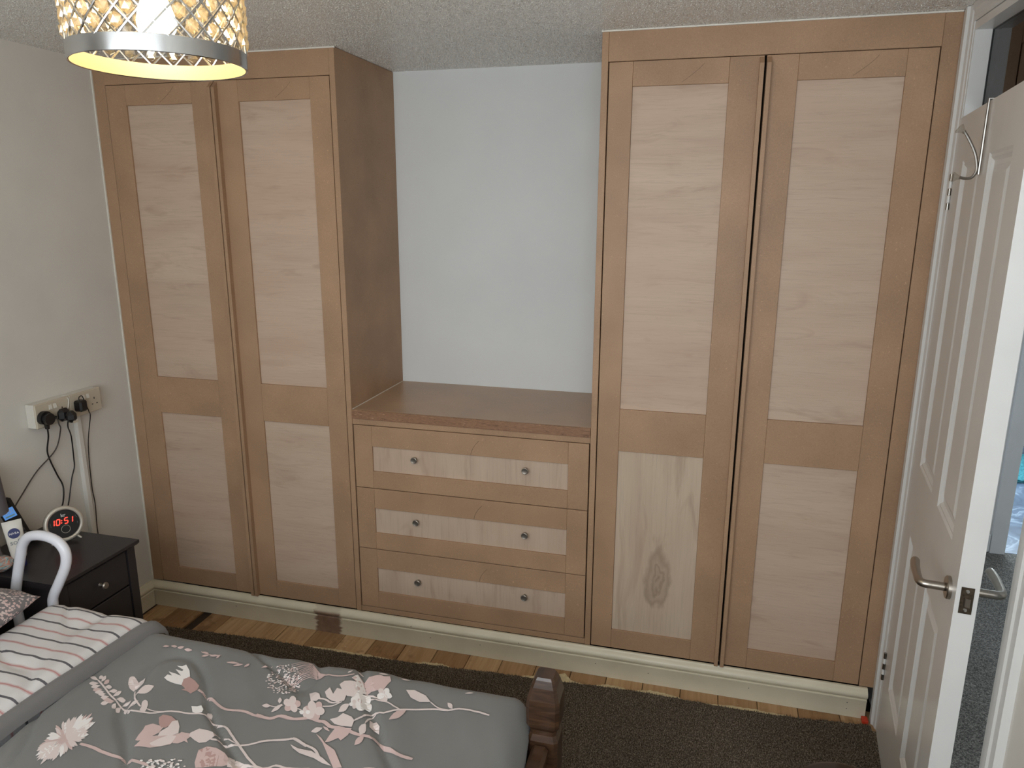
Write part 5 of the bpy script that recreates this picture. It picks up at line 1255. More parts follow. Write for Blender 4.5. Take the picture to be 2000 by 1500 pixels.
(3,0,(1.356,-1.123,1.357,-1.126,1.356,-1.128,1.355,-1.13,1.352,-1.131,1.349,-1.13,1.346,-1.129,1.344,-1.126,1.342,-1.123,1.343,-1.12,1.344,-1.118,1.347,-1.117,1.35,-1.118,1.353,-1.12)),
(0,0,(1.352,-1.142,1.349,-1.141,1.346,-1.139,1.344,-1.136,1.341,-1.133,1.34,-1.129,1.341,-1.126,1.342,-1.125,1.345,-1.125,1.348,-1.127,1.351,-1.13,1.353,-1.134,1.354,-1.137,1.354,-1.14)),
(3,0,(1.33,-1.129,1.329,-1.126,1.329,-1.124,1.331,-1.122,1.334,-1.121,1.337,-1.121,1.34,-1.123,1.342,-1.126,1.343,-1.129,1.343,-1.132,1.341,-1.134,1.339,-1.135,1.336,-1.134,1.333,-1.132)),
(0,0,(1.334,-1.11,1.336,-1.11,1.339,-1.112,1.342,-1.115,1.344,-1.119,1.345,-1.123,1.345,-1.126,1.344,-1.127,1.341,-1.127,1.338,-1.125,1.335,-1.122,1.333,-1.118,1.332,-1.114,1.332,-1.111)),
(1,0,(1.347,-1.125,1.348,-1.128,1.347,-1.13,1.344,-1.131,1.341,-1.13,1.339,-1.127,1.338,-1.124,1.339,-1.122,1.341,-1.121,1.345,-1.122)),
(3,0,(1.528,-1.027,1.528,-1.032,1.526,-1.035,1.523,-1.037,1.519,-1.037,1.514,-1.035,1.51,-1.031,1.508,-1.027,1.508,-1.022,1.509,-1.018,1.513,-1.017,1.517,-1.017,1.521,-1.019,1.525,-1.023)),
(0,0,(1.52,-1.051,1.517,-1.051,1.513,-1.048,1.509,-1.044,1.506,-1.039,1.504,-1.033,1.505,-1.028,1.507,-1.026,1.51,-1.026,1.514,-1.028,1.518,-1.033,1.521,-1.038,1.523,-1.044,1.522,-1.048)),
(3,0,(1.495,-1.042,1.492,-1.037,1.491,-1.032,1.492,-1.028,1.495,-1.024,1.498,-1.023,1.502,-1.024,1.506,-1.027,1.509,-1.031,1.51,-1.036,1.509,-1.041,1.506,-1.044,1.503,-1.046,1.499,-1.045)),
(0,0,(1.486,-1.012,1.488,-1.009,1.492,-1.009,1.496,-1.01,1.501,-1.014,1.505,-1.019,1.507,-1.024,1.507,-1.029,1.505,-1.031,1.502,-1.032,1.497,-1.031,1.493,-1.027,1.489,-1.022,1.486,-1.017)),
(3,0,(1.507,-1.003,1.511,-1.006,1.514,-1.011,1.516,-1.017,1.516,-1.022,1.515,-1.027,1.512,-1.029,1.508,-1.029,1.505,-1.026,1.501,-1.021,1.499,-1.015,1.499,-1.01,1.5,-1.005,1.503,-1.003)),
(1,0,(1.513,-1.026,1.514,-1.031,1.513,-1.034,1.509,-1.035,1.504,-1.033,1.501,-1.029,1.5,-1.024,1.502,-1.02,1.506,-1.019,1.51,-1.021)),
(0,0,(1.316,-1.058,1.33,-1.053,1.345,-1.059,1.356,-1.073,1.351,-1.084,1.337,-1.087)),
(0,0,(1.427,-1.114,1.433,-1.114,1.44,-1.112,1.444,-1.107,1.444,-1.099,1.443,-1.091,1.441,-1.086,1.437,-1.086,1.431,-1.087,1.426,-1.09,1.424,-1.096,1.425,-1.106)),
(0,0,(1.228,-1.13,1.233,-1.132,1.239,-1.134,1.244,-1.133,1.247,-1.13,1.248,-1.127,1.249,-1.124,1.245,-1.123,1.24,-1.121,1.235,-1.12,1.232,-1.122,1.229,-1.126)),
(0,0,(1.267,-1.114,1.267,-1.11,1.267,-1.106,1.266,-1.102,1.262,-1.098,1.259,-1.096,1.256,-1.094,1.255,-1.096,1.255,-1.099,1.256,-1.103,1.258,-1.107,1.263,-1.111)),
(0,0,(1.263,-1.145,1.267,-1.143,1.272,-1.138,1.275,-1.133,1.276,-1.125,1.276,-1.118,1.275,-1.114,1.272,-1.115,1.268,-1.118,1.264,-1.123,1.262,-1.13,1.262,-1.138)),
(0,0.003,(1.247,-1.125,1.251,-1.125,1.258,-1.126,1.264,-1.125,1.27,-1.123,1.275,-1.12,1.279,-1.117)),
(0,0.005,(1.354,-1.076,1.358,-1.075,1.363,-1.075,1.37,-1.076,1.378,-1.079,1.387,-1.084,1.395,-1.086,1.402,-1.086,1.409,-1.083,1.413,-1.082)),
(0,0.004,(1.376,-1.099,1.382,-1.099,1.392,-1.098,1.401,-1.096,1.408,-1.091,1.414,-1.085,1.419,-1.08)),
(0,0.003,(1.317,-1.119,1.321,-1.119,1.327,-1.12,1.331,-1.12)),
(0,0.004,(1.46,-1.03,1.469,-1.034,1.481,-1.039,1.493,-1.043,1.504,-1.045,1.514,-1.047,1.521,-1.048)),
(0,0.004,(1.474,-1.046,1.482,-1.047,1.493,-1.049,1.503,-1.05,1.511,-1.05,1.518,-1.049,1.525,-1.049,1.532,-1.051,1.538,-1.053,1.544,-1.056,1.552,-1.058,1.559,-1.06,1.563,-1.062)),
(1,0.009,(1.234,-1.162,1.243,-1.164,1.257,-1.166,1.27,-1.166,1.278,-1.162,1.285,-1.155,1.293,-1.151,1.304,-1.151,1.316,-1.153,1.328,-1.154,1.34,-1.15,1.352,-1.145,1.363,-1.141,1.373,-1.142,1.381,-1.144,1.389,-1.146,1.396,-1.147,1.403,-1.146,1.409,-1.148,1.415,-1.151,1.421,-1.155,1.428,-1.159,1.438,-1.161,1.449,-1.161,1.462,-1.163,1.476,-1.167,1.491,-1.172,1.505,-1.175,1.519,-1.174,1.533,-1.171,1.546,-1.171,1.558,-1.173,1.568,-1.177,1.579,-1.182,1.591,-1.187,1.603,-1.192,1.615,-1.196,1.629,-1.198,1.642,-1.198,1.652,-1.198)),
(0,0,(1.417,-1.138,1.433,-1.131,1.441,-1.117,1.468,-1.126,1.48,-1.136,1.484,-1.157,1.459,-1.157,1.437,-1.152)),
(1,0,(1.442,-1.208,1.442,-1.185,1.445,-1.161,1.467,-1.161,1.486,-1.161,1.487,-1.182,1.478,-1.2,1.468,-1.193,1.453,-1.205)),
(0,0.0055,(1.48,-1.136,1.483,-1.131,1.488,-1.123,1.492,-1.116,1.495,-1.107,1.498,-1.099,1.503,-1.092,1.512,-1.089,1.522,-1.088,1.532,-1.086,1.541,-1.079,1.55,-1.071,1.561,-1.063,1.572,-1.057,1.585,-1.051,1.598,-1.046,1.613,-1.041,1.628,-1.037,1.642,-1.034,1.654,-1.033,1.666,-1.034,1.676,-1.033,1.684,-1.03,1.692,-1.026,1.701,-1.023,1.713,-1.022,1.728,-1.022,1.742,-1.024,1.757,-1.026,1.771,-1.03,1.781,-1.032)),
(0,0.004,(1.515,-1.09,1.513,-1.094,1.509,-1.1,1.507,-1.107,1.506,-1.116,1.507,-1.126,1.507,-1.134)),
(0,0,(1.549,-0.989,1.569,-0.982,1.604,-0.994,1.624,-1.013,1.597,-1.019,1.571,-1.011)),
(0,0.003,(1.624,-1.013,1.63,-1.017,1.639,-1.023,1.649,-1.028,1.66,-1.03,1.673,-1.031,1.682,-1.031)),
(0,0,(1.686,-1.026,1.684,-1.021,1.682,-1.015,1.678,-1.01,1.673,-1.008,1.67,-1.008,1.667,-1.008,1.668,-1.011,1.67,-1.016,1.673,-1.021,1.678,-1.025,1.682,-1.026)),
(1,0,(1.553,-1.104,1.56,-1.1,1.569,-1.094,1.574,-1.086,1.577,-1.074,1.578,-1.064,1.578,-1.057,1.573,-1.059,1.566,-1.063,1.559,-1.07,1.555,-1.08,1.553,-1.093)),
(0,0,(1.514,-1.176,1.517,-1.172,1.521,-1.165,1.52,-1.157,1.516,-1.148,1.512,-1.14,1.508,-1.135,1.506,-1.139,1.502,-1.144,1.501,-1.152,1.503,-1.16,1.509,-1.169)),
(0,0,(1.509,-1.115,1.526,-1.113,1.539,-1.125,1.547,-1.145,1.533,-1.142,1.521,-1.141)),
(1,0,(1.516,-1.208,1.52,-1.205,1.525,-1.2,1.527,-1.194,1.527,-1.186,1.525,-1.179,1.523,-1.174,1.521,-1.176,1.517,-1.179,1.513,-1.185,1.512,-1.193,1.514,-1.201)),
(0,0.006,(1.291,-1.249,1.294,-1.245,1.299,-1.24,1.307,-1.235,1.322,-1.229,1.34,-1.224,1.355,-1.219,1.362,-1.216,1.365,-1.213,1.37,-1.213,1.38,-1.216,1.391,-1.221,1.402,-1.225,1.411,-1.227,1.42,-1.229,1.428,-1.232,1.437,-1.238,1.445,-1.246,1.451,-1.251)),
(0,0,(1.369,-1.233,1.392,-1.24,1.426,-1.239,1.462,-1.254,1.494,-1.274,1.47,-1.269,1.442,-1.258,1.403,-1.253,1.381,-1.243)),
(1,0,(1.407,-1.186,1.426,-1.196,1.443,-1.21,1.478,-1.229,1.52,-1.275,1.502,-1.28,1.468,-1.243,1.438,-1.211)),
(0,0,(1.393,-1.184,1.398,-1.184,1.405,-1.184,1.409,-1.181,1.412,-1.175,1.413,-1.17,1.413,-1.166,1.409,-1.166,1.404,-1.166,1.398,-1.167,1.395,-1.172,1.393,-1.178)),
(1,0,(1.412,-1.161,1.415,-1.165,1.42,-1.169,1.425,-1.172,1.43,-1.173,1.434,-1.174,1.436,-1.174,1.434,-1.172,1.43,-1.169,1.426,-1.165,1.421,-1.163,1.416,-1.162)),
(1,0,(0.835,-1.001,0.839,-1.001,0.844,-1.001,0.847,-1,0.849,-0.997,0.85,-0.994,0.85,-0.992,0.848,-0.992,0.844,-0.992,0.84,-0.992,0.837,-0.994,0.836,-0.998)),
(1,0,(0.853,-0.991,0.857,-0.992,0.862,-0.993,0.866,-0.992,0.869,-0.99,0.87,-0.987,0.871,-0.986,0.868,-0.985,0.864,-0.984,0.859,-0.984,0.856,-0.986,0.854,-0.989)),
(1,0,(0.873,-0.989,0.877,-0.99,0.882,-0.99,0.885,-0.988,0.887,-0.986,0.888,-0.983,0.889,-0.981,0.886,-0.98,0.882,-0.98,0.878,-0.981,0.876,-0.983,0.874,-0.986)),
(1,0,(0.894,-0.988,0.899,-0.99,0.905,-0.992,0.911,-0.992,0.915,-0.991,0.918,-0.99,0.92,-0.989,0.917,-0.987,0.912,-0.986,0.906,-0.984,0.901,-0.984,0.897,-0.986)),
(1,0,(0.949,-0.989,0.954,-0.991,0.96,-0.992,0.965,-0.992,0.969,-0.991,0.971,-0.989,0.973,-0.988,0.97,-0.987,0.965,-0.985,0.96,-0.984,0.955,-0.985,0.951,-0.987)),
(1,0,(0.961,-1.005,0.965,-1.005,0.97,-1.004,0.973,-1.002,0.976,-0.999,0.977,-0.996,0.977,-0.994,0.975,-0.994,0.971,-0.994,0.967,-0.995,0.964,-0.997,0.962,-1.001)),
(1,0,(0.98,-0.997,0.985,-0.998,0.992,-0.998,0.997,-0.997,1.002,-0.994,1.004,-0.992,1.006,-0.99,1.003,-0.989,0.997,-0.989,0.991,-0.989,0.986,-0.991,0.982,-0.994)),
(1,0,(1.005,-1.003,1.007,-1.002,1.01,-1,1.01,-0.997,1.01,-0.993,1.008,-0.989,1.007,-0.987,1.006,-0.988,1.004,-0.989,1.003,-0.991,1.003,-0.995,1.004,-0.999)),
(1,0,(1.043,-1.011,1.049,-1.012,1.057,-1.011,1.064,-1.01,1.071,-1.007,1.075,-1.004,1.077,-1.002,1.073,-1.002,1.067,-1.002,1.059,-1.002,1.052,-1.005,1.047,-1.008)),
(1,0,(1.068,-1.017,1.072,-1.017,1.077,-1.015,1.082,-1.012,1.085,-1.008,1.087,-1.004,1.088,-1.002,1.085,-1.002,1.08,-1.003,1.075,-1.005,1.072,-1.009,1.069,-1.013)),
(1,0,(1.096,-1.01,1.099,-1.008,1.101,-1.006,1.103,-1.003,1.103,-0.998,1.102,-0.995,1.101,-0.992,1.1,-0.993,1.098,-0.994,1.096,-0.997,1.095,-1.001,1.095,-1.006)),
(1,0,(1.137,-0.995,1.142,-0.993,1.148,-0.991,1.152,-0.987,1.155,-0.982,1.157,-0.978,1.159,-0.975,1.156,-0.976,1.151,-0.977,1.146,-0.98,1.142,-0.984,1.139,-0.99)),
(1,0.002,(0.947,-0.987,0.955,-0.989,0.965,-0.991,0.976,-0.992,0.989,-0.992,1.003,-0.99,1.012,-0.988)),
(0,0,(1.377,-0.969,1.379,-0.969,1.382,-0.967,1.384,-0.965,1.385,-0.961,1.386,-0.958,1.386,-0.956,1.384,-0.956,1.382,-0.957,1.379,-0.959,1.377,-0.962,1.377,-0.966)),
(0,0,(1.4,-0.956,1.403,-0.958,1.408,-0.961,1.412,-0.963,1.416,-0.963,1.418,-0.962,1.42,-0.961,1.418,-0.96,1.414,-0.957,1.41,-0.955,1.406,-0.954,1.403,-0.955)),
(0,0,(1.459,-0.956,1.464,-0.957,1.47,-0.959,1.475,-0.959,1.48,-0.957,1.484,-0.955,1.486,-0.954,1.483,-0.953,1.478,-0.952,1.473,-0.951,1.467,-0.952,1.463,-0.954)),
(0,0,(1.52,-0.953,1.524,-0.954,1.53,-0.955,1.535,-0.954,1.54,-0.952,1.543,-0.95,1.545,-0.949,1.542,-0.948,1.538,-0.947,1.532,-0.947,1.528,-0.948,1.523,-0.951)),
(0,0,(1.697,-0.964,1.701,-0.964,1.705,-0.964,1.709,-0.963,1.713,-0.961,1.716,-0.958,1.717,-0.956,1.715,-0.956,1.711,-0.956,1.707,-0.956,1.703,-0.958,1.699,-0.961))]

def drape(bm, name, m):
    for _ in range(4):
        es = [e for e in bm.edges if e.calc_length() > .016]
        if not es: break
        bmesh.ops.subdivide_edges(bm, edges=es, cuts=1); bmesh.ops.triangulate(bm, faces=bm.faces[:])
    for q in bm.verts:
        q.co.z = cov.h(q.co.x, min(q.co.y, -.906))+q.co.z
    return G().bm(bm)
layer = 0
def outline(bm, P, off):
    vs = [bm.verts.new((x, y, off)) for x, y in P]
    es = [bm.edges.new((vs[i], vs[(i+1) % len(vs)])) for i in range(len(vs))]
    bmesh.ops.triangle_fill(bm, use_beauty=True, use_dissolve=False, edges=es)
dots = {}
for c, wd, flat in PRINT:
    P = [(flat[i], flat[i+1]) for i in range(0, len(flat), 2)]; layer += 1
    P = [(x, min(y, -.912)) for x, y in P]
    off = .0016+.0000025*layer+(.0002 if c in (0, 3) else 0)
    if wd < 0:
        (x, y), r = P[0], flat[2]; bmd = dots.setdefault((c, y > -1.3), bmesh.new())
        vs = [bmd.verts.new((x+r*math.cos(a)*1.2, y+r*math.sin(a)*.9, off+.0006)) for a in (0, 1.05, 2.1, 3.14, 4.19, 5.24)]; bmd.faces.new(vs); continue
    bm = bmesh.new()
    if wd > 0:
        Lp = []; Rp = []
        for i, p in enumerate(P):
            a = P[max(i-1, 0)]; b = P[min(i+1, len(P)-1)]; dx, dy = b[0]-a[0], b[1]-a[1]; l_ = math.hypot(dx, dy) or 1
            hw = wd*.5*(1 if 0 < i < len(P)-1 else .7)
            Lp.append((p[0]-dy/l_*hw, p[1]+dx/l_*hw)); Rp.append((p[0]+dy/l_*hw, p[1]-dx/l_*hw))
        va = [bm.verts.new((x, y, off-.0003)) for x, y in Lp]; vb = [bm.verts.new((x, y, off-.0003)) for x, y in Rp]
        for i in range(len(P)-1): bm.faces.new((va[i], va[i+1], vb[i+1], vb[i]))
        drape(bm, '', 0).part('printed_stem', M['print_%d' % c], duv)
    else:
        outline(bm, P, off)
        drape(bm, '', 0).part('printed_petal', M['print_%d' % c], duv)
for (c, _), bmd in dots.items():
    bmd.normal_update(); o = drape(bmd, '', 0).part('printed_specks', M['print_%d' % c], duv); o['kind'] = 'stuff'
# pillow
def pillow(cx, cy, cz, sx, sy, sz, rz, m, name, label):
    n1, n2 = 40, 40; g = G(); v = []; f = []
    for sgn in (1, -1):
        for j in range(n2+1):
            for i in range(n1+1):
                a = -1+2*i/n1; b = -1+2*j/n2
                k = (1-abs(a)**3.2)*(1-abs(b)**3.2); hgt = sz*max(k, 0)**.55*(1 if sgn > 0 else .7)
                px, py = sx*a*(1-.05*b*b), sy*b*(1-.05*a*a)
                hgt += .006*noise.noise((a*3, b*3, sgn*2.0))*k
                v.append((px, py, sgn*hgt))
    off = (n1+1)*(n2+1)
    for s_ in (0, 1):
        for j in range(n2):
            for i in range(n1):
                q = (j*(n1+1)+i, j*(n1+1)+i+1, (j+1)*(n1+1)+i+1, (j+1)*(n1+1)+i); f.append(tuple(k+s_*off for k in (q if s_ == 0 else q[::-1])))
    g.add(v, f).xf(Matrix.Translation((cx, cy, cz)) @ Matrix.Rotation(rz, 4, 'Z') @ Matrix.Rotation(-.12, 4, 'Y'))
    return g.thing(name, m, label, 'pillow', smooth='all')
pillow(.165, -1.315, .600, .25, .365, .085, .04, 'pillow_print', 'pillow', 'grey pillow with a pale pink spray print at the head of the bed')

# white grab rail beside the mattress
gr = G().tube(smooth_path([(.188, -.880, .30), (.190, -.880, .45), (.192, -.880, .556), (.240, -.880, .705), (.258, -.880, .745), (.285, -.880, .770), (.325, -.880, .779), (.365, -.880, .776), (.396, -.880, .762), (.413, -.880, .733), (.406, -.880, .690), (.371, -.880, .628), (.343, -.880, .582), (.335, -.880, .548), (.335, -.880, .45), (.335, -.880, .30)], 6), .0150, 14)
gt = empty('bed_grab_rail', (.262, -.88, .018), 'white looped metal grab rail at the bedside', 'grab rail')
gr.part('loop', 'white_tube', gt, 'all')
G().tube([(.188, -.880, .018), (.188, -.880, .30)], .0145, 12).part('leg', 'white_tube', gt, True)
G().tube([(.335, -.880, .018), (.335, -.880, .30)], .0145, 12).part('leg', 'white_tube', gt, True)

# ------------------------------------------------------------------ bedside table and the things on it
TZ = .600
bt = empty('bedside_table', (.125, -.686, .018), 'black bedside table with round metal drawer knobs in the corner', 'bedside table')
g = G(); g.prism([(-.078, TZ-.016), (-.072, TZ-.020), (.328, TZ-.020), (.338, TZ-.010), (.338, TZ), (-.078, TZ)], 'y', -.856, -.516)
g.part('table_top', 'black_wood', bt)
for x in (-.072, .289):
    for y in (-.846, -.560):
        G().prism([(x, y), (x+.034, y), (x+.034, y+.034), (x, y+.034)], 'z', .018, TZ-.0202).part('leg', 'black_wood', bt)
for y in (-.838, -.548): G().box(-.038, .289, y, y+.012, .13, TZ-.0203).part('side_panel', 'black_wood', bt)
G().box(-.070, -.060, -.812, -.560, .13, TZ-.0203).part('back_panel', 'black_wood', bt)
for (z0, z1) in ((.448, .574), (.304, .442), (.160, .298)):
    d = G().box(.300, .319, -.809, -.563, z0, z1, .002).part('drawer', 'black_wood', bt)
    G().lathe([(0, 0), (.007, 0), (.0045, .006), (.0045, .014), (.0115, .019), (.0125, .023), (.010, .027), (0, .028)], 18, Matrix.Translation((.3188, -.686, (z0+z1)/2)) @ Matrix.Rotation(PI/2, 4, 'Y')).part('knob', 'pewter', d, True)

# alarm clock
az = math.radians(-30); nrm = Vector((math.cos(az)*math.cos(.2), math.sin(az)*math.cos(.2), math.sin(.2)))
cc = Vector((.098, -.592, TZ+.0655)); F_ = frame(cc, nrm) @ Matrix.Scale(.88, 4)
ck = empty('alarm_clock', (.098, -.592, TZ), 'round black alarm clock with silver ring showing red digits', 'alarm clock')
G().lathe([(0, -.052), (.030, -.050), (.052, -.040), (.065, -.020), (.070, 0), (.070, .010), (.066, .014)], 40).xf(F_).part('body', 'black_plastic', ck, True)
G().lathe([(.071, .006), (.0705, .013), (.067, .018), (.060, .019), (.0560, .016), (.0556, .012), (.066, .008), (.071, .006)], 48).xf(F_).part('ring', 'silver_ring', ck, 'all')
fc = G().lathe([(0, .011), (.0562, .011), (.0562, .0135), (0, .0138)], 40).xf(F_).part('face', 'clock_glass', ck)
SEG = {'0': 'abcdef', '1': 'bc', '5': 'afgcd'}
def seg7(ch_, x, y, w_, h_, th):
    g = G(); sl = lambda px, py: (x+px+.16*py, y+py)
    S = {'a': (0, h_, w_, h_), 'd': (0, 0, w_, 0), 'g': (0, h_/2, w_, h_/2), 'f': (0, h_/2, 0, h_), 'e': (0, 0, 0, h_/2), 'b': (w_, h_/2, w_, h_), 'c': (w_, 0, w_, h_/2)}
    for k in SEG[ch_]:
        ax_, ay_, bx_, by_ = S[k]; t_ = th/2
        if ay_ == by_: q = [(ax_+t_*.4, ay_-t_), (bx_-t_*.4, ay_-t_), (bx_-t_*.4, ay_+t_), (ax_+t_*.4, ay_+t_)]
        else: q = [(ax_-t_, ay_+t_*.4), (ax_+t_, ay_+t_*.4), (ax_+t_, by_-t_*.4), (ax_-t_, by_-t_*.4)]
        q = [sl(*p) for p in q]; g.prism(q, 'z', .0139, .0145)
    return g
for ch_, x in (('1', -.0455), ('0', -.0265), ('5', .0020), ('1', .0190)):
    seg7(ch_, x, .000, .0115, .0215, .0034).xf(F_).part('digit', 'led_red', fc)
g = G()
for y in (.006, .0145): g.prism([(-.0085+.16*y-.002, y-.002), (-.0085+.16*y+.002, y-.002), (-.0085+.16*y+.002, y+.002), (-.0085+.16*y-.002, y+.002)], 'z', .0139, .0145)
g.xf(F_).part('colon', 'led_red', fc)
text_geo('kr', .020).xf(F_ @ Matrix.Translation((.002, .034, .0141)) @ Matrix.Shear('XY', 4, (.25, 0))).part('logo', 'print_white', fc)
G().tube([(.0155*math.cos(k*PI/14)+.003, .0155*math.sin(k*PI/14)-.022, .0142) for k in range(28)], .0007, 6, True).xf(F_).part('button_ring', 'silver_ring', fc)
for (x, y) in ((-.046, .012), (-.046, .006), (-.045, 0), (.044, .022), (.046, .016), (.047, -.004), (.046, -.010)): G().box(x-.0012, x+.0012, y-.001, y+.001, .0138, .0143).xf(F_).part('icon', 'print_grey', fc)
ctr = F_ @ Vector((0, 0, .0))
for s_ in (-1, 1):
    p0 = F_ @ Vector((s_*.036, -.056, -.004)); p1 = F_ @ Vector((s_*.052, -.06, .008)); p1.z = TZ+.003
    G().tube([p0, p1], [.006, .003], 10).part('foot', 'silver_ring', ck, True)
p0 = F_ @ Vector((0, -.045, -.030)); p1 = p0.copy(); p1.z = TZ+.003
G().tube([p0, p1], .004, 8).part('rear_foot', 'black_plastic', ck, True)

# cordless phone leaning in its cradle
ph0, ph1 = Vector((-.036, -.633, TZ+.012)), Vector((-.070, -.668, TZ+.168))
pa_ = (ph1-ph0).normalized(); pz = Vector((.75, -.66, .15)); pz = (pz-pa_*pz.dot(pa_)).normalized(); px_ = pa_.cross(pz)
PM = Matrix(((px_.x, pa_.x, pz.x, ph0.x), (px_.y, pa_.y, pz.y, ph0.y), (px_.z, pa_.z, pz.z, ph0.z), (0, 0, 0, 1)))
pn = empty('cordless_phone', (-.036, -.633, TZ), 'black cordless phone with a blue screen behind the cream tube', 'phone')
G().box(-.026, .026, -.004, .160, -.012, .010, .008).xf(PM).part('handset', 'black_plastic', pn)
sc_ = G().box(-.019, .019, .090, .126, .0101, .0108).xf(PM).part('screen', 'lcd_blue', pn)
text_geo('10:51', .016).xf(PM @ Matrix.Translation((0, .113, .0112))).part('screen_digits', 'print_white', sc_)
G().box(-.014, .014, .095, .100, .0109, .0113).xf(PM).part('screen_bar', 'print_aqua', sc_)
for i in range(3):
    for j in range(4): G().box(-.017+i*.013, -.009+i*.013, .016+j*.016, .025+j*.016, .0101, .0115, .001).xf(PM).part('key', 'grey_cable', pn)
G().box(-.078, .004, -.672, -.596, TZ+.0004, TZ+.030, .008).part('cradle', 'black_plastic', pn)

# tube of hand cream standing on its cap
tb = empty('cream_tube', (.112, -.779, TZ), 'white tube of cream with a round navy badge standing on its cap', 'tube')
fz = Vector((2.1, -1.72, 0)).normalized(); TM = frame((.112, -.779, TZ), fz)
TM = TM @ Matrix.Rotation(math.radians(3), 4, 'Z')
rings = [(.0185, .0185, .030), (.0215, .0205, .037), (.0235, .019, .065), (.0250, .0150, .100), (.0262, .009, .130), (.0270, .0022, .150), (.0270, .0012, .160)]
v = []; f = []; K = 28
for a_, b_, y in rings:
    for k in range(K): v.append((a_*math.cos(2*PI*k/K), y, b_*math.sin(2*PI*k/K)))
for i in range(len(rings)-1):
    for k in range(K): f.append((i*K+k, i*K+(k+1) % K, (i+1)*K+(k+1) % K, (i+1)*K+k))
f += [tuple(range(K)), tuple((len(rings)-1)*K+k for k in range(K-1, -1, -1))]
bd = G().add(v, f).xf(TM).part('body', 'white_plastic', tb, True)
G().lathe([(0, 0.0004), (.0150, .0004), (.0165, .002), (.0165, .024), (.015, .0262), (.015, .0298), (0, .0298)], 24).xf(TM @ Matrix.Rotation(-PI/2, 4, 'X')).part('cap', 'navy', tb, True)
def on_tube(y):      # depth of the front of the tube at this height
    for (a, b, q), (a2, b2, q2) in zip(rings, rings[1:]):
        if q <= y <= q2: return b+(b2-b)*(y-q)/(q2-q)
tilt = Matrix.Translation((0, .120, on_tube(.120)+.0012)) @ Matrix.Rotation(-.20, 4, 'X')
bg = G().lathe([(0, -.0022), (.0165, -.0022), (.0165, 0), (0, 0)], 28).xf(TM @ tilt).part('badge', 'navy', bd)
text_geo('NIVEA', .0098).xf(TM @ tilt @ Matrix.Translation((0, 0, .0005))).part('badge_lettering', 'print_white', bg)
t2 = Matrix.Translation((.001, .091, on_tube(.091)+.0008)) @ Matrix.Rotation(-.15, 4, 'X')
text_geo('soft', .023).xf(TM @ t2).part('lettering', 'print_grey', bd)
t3 = Matrix.Translation((.004, .064, on_tube(.064)+.0004)) @ Matrix.Rotation(-.06, 4, 'X')
G().prism([(-.014, -.012), (.0, -.006), (.012, .012), (.014, .006), (.010, -.010), (.0, -.016)], 'z', -.002, .0004).xf(TM @ t3).part('printed_wave', 'print_aqua', bd)

# small folded cloth, bedside lamp
bm = bmesh.new(); bmesh.ops.create_icosphere(bm, subdivisions=4, radius=1)
for q in bm.verts:
    k = 1+.16*noise.noise(q.co*2.2)+.07*noise.noise(q.co*6); q.co = Vector((q.co.x*.036*k, q.co.y*.032*k, max(q.co.z, -.75)*.026*k))
    q.co += Vector((.084, -.822, TZ+.0235))
t = NT('cloth_mix'); nz = t.noise(t.coord((1, 1, 4)), 22, 2, 0.5, 1.5)
t.base(t.ramp(nz, [(0.35, lin(84, 84, 84)), (0.48, lin(150, 168, 166)), (0.54, lin(196, 122, 96)), (0.6, lin(126, 132, 130)), (0.7, lin(190, 196, 196))])); t.set(0.9, 0, 0.2); M['cloth_mix'] = t.m
G().bm(bm).thing('crumpled_cloth', 'cloth_mix', 'small crumpled multicoloured cloth at the left edge of the table', 'cloth', smooth='all')
lm = empty('bedside_lamp', (-.018, -.777, TZ), 'grey shaded bedside lamp at the left edge', 'lamp')
G().lathe([(0, 0.0005), (.038, .0005), (.040, .008), (.034, .020), (.030, .060), (.036, .095), (.028, .118), (.010, .128), (.008, .19), (0, .19)], 28, Matrix.Translation((-.018, -.777, TZ))).part('base', 'ceramic_grey', lm, True)
G().lathe([(.071, .1625), (.061, .308), (.058, .308), (.068, .1625), (.071, .1625)], 40, Matrix.Translation((-.018, -.777, TZ))).part('lamp_shade', 'shade_grey', lm, True)

# ------------------------------------------------------------------ sockets, plugs and cables on the left wall
def socket(y0, y1, label):
    z0, z1 = .966, 1.054; yc = (y0+y1)/2
    s = empty('double_socket', (XL, yc, z0), label, 'socket', 'double sockets on the left wall')
    G().box(XL+.0005, XL+.036, y0+.001, y1-.001, z0, z1, .002).part('back_box', 'white_plastic', s)
    pl = G().box(XL+.0362, XL+.045, y0, y1, z0-.001, z1+.001, .003).part('face_plate', 'cream_plastic', s)
    for dy in (-.010, .010):
        G().prism([(XL+.0448, z1-.030), (XL+.0500, z1-.028), (XL+.0462, z1-.012), (XL+.0448, z1-.012)], 'y', yc+dy-.0055, yc+dy+.0055).part('switch', 'white_plastic', pl)
    for dy in (-.040, .040):
        for (a, b, c, d) in ((0, .018, .0022, .004), (-.011, -.004, .0032, .0020), (.011, -.004, .0032, .0020)):
            G().box(XL+.0449, XL+.0453, yc+dy+a-c, yc+dy+a+c, z0+.034+b-d, z0+.034+b+d).part('pin_slot', 'black_plastic', pl)
    return s
socket(-.496, -.349, 'double socket nearer the bed lamp with a black plug')
socket(-.347, -.200, 'double socket nearer the wardrobe with an empty outlet')
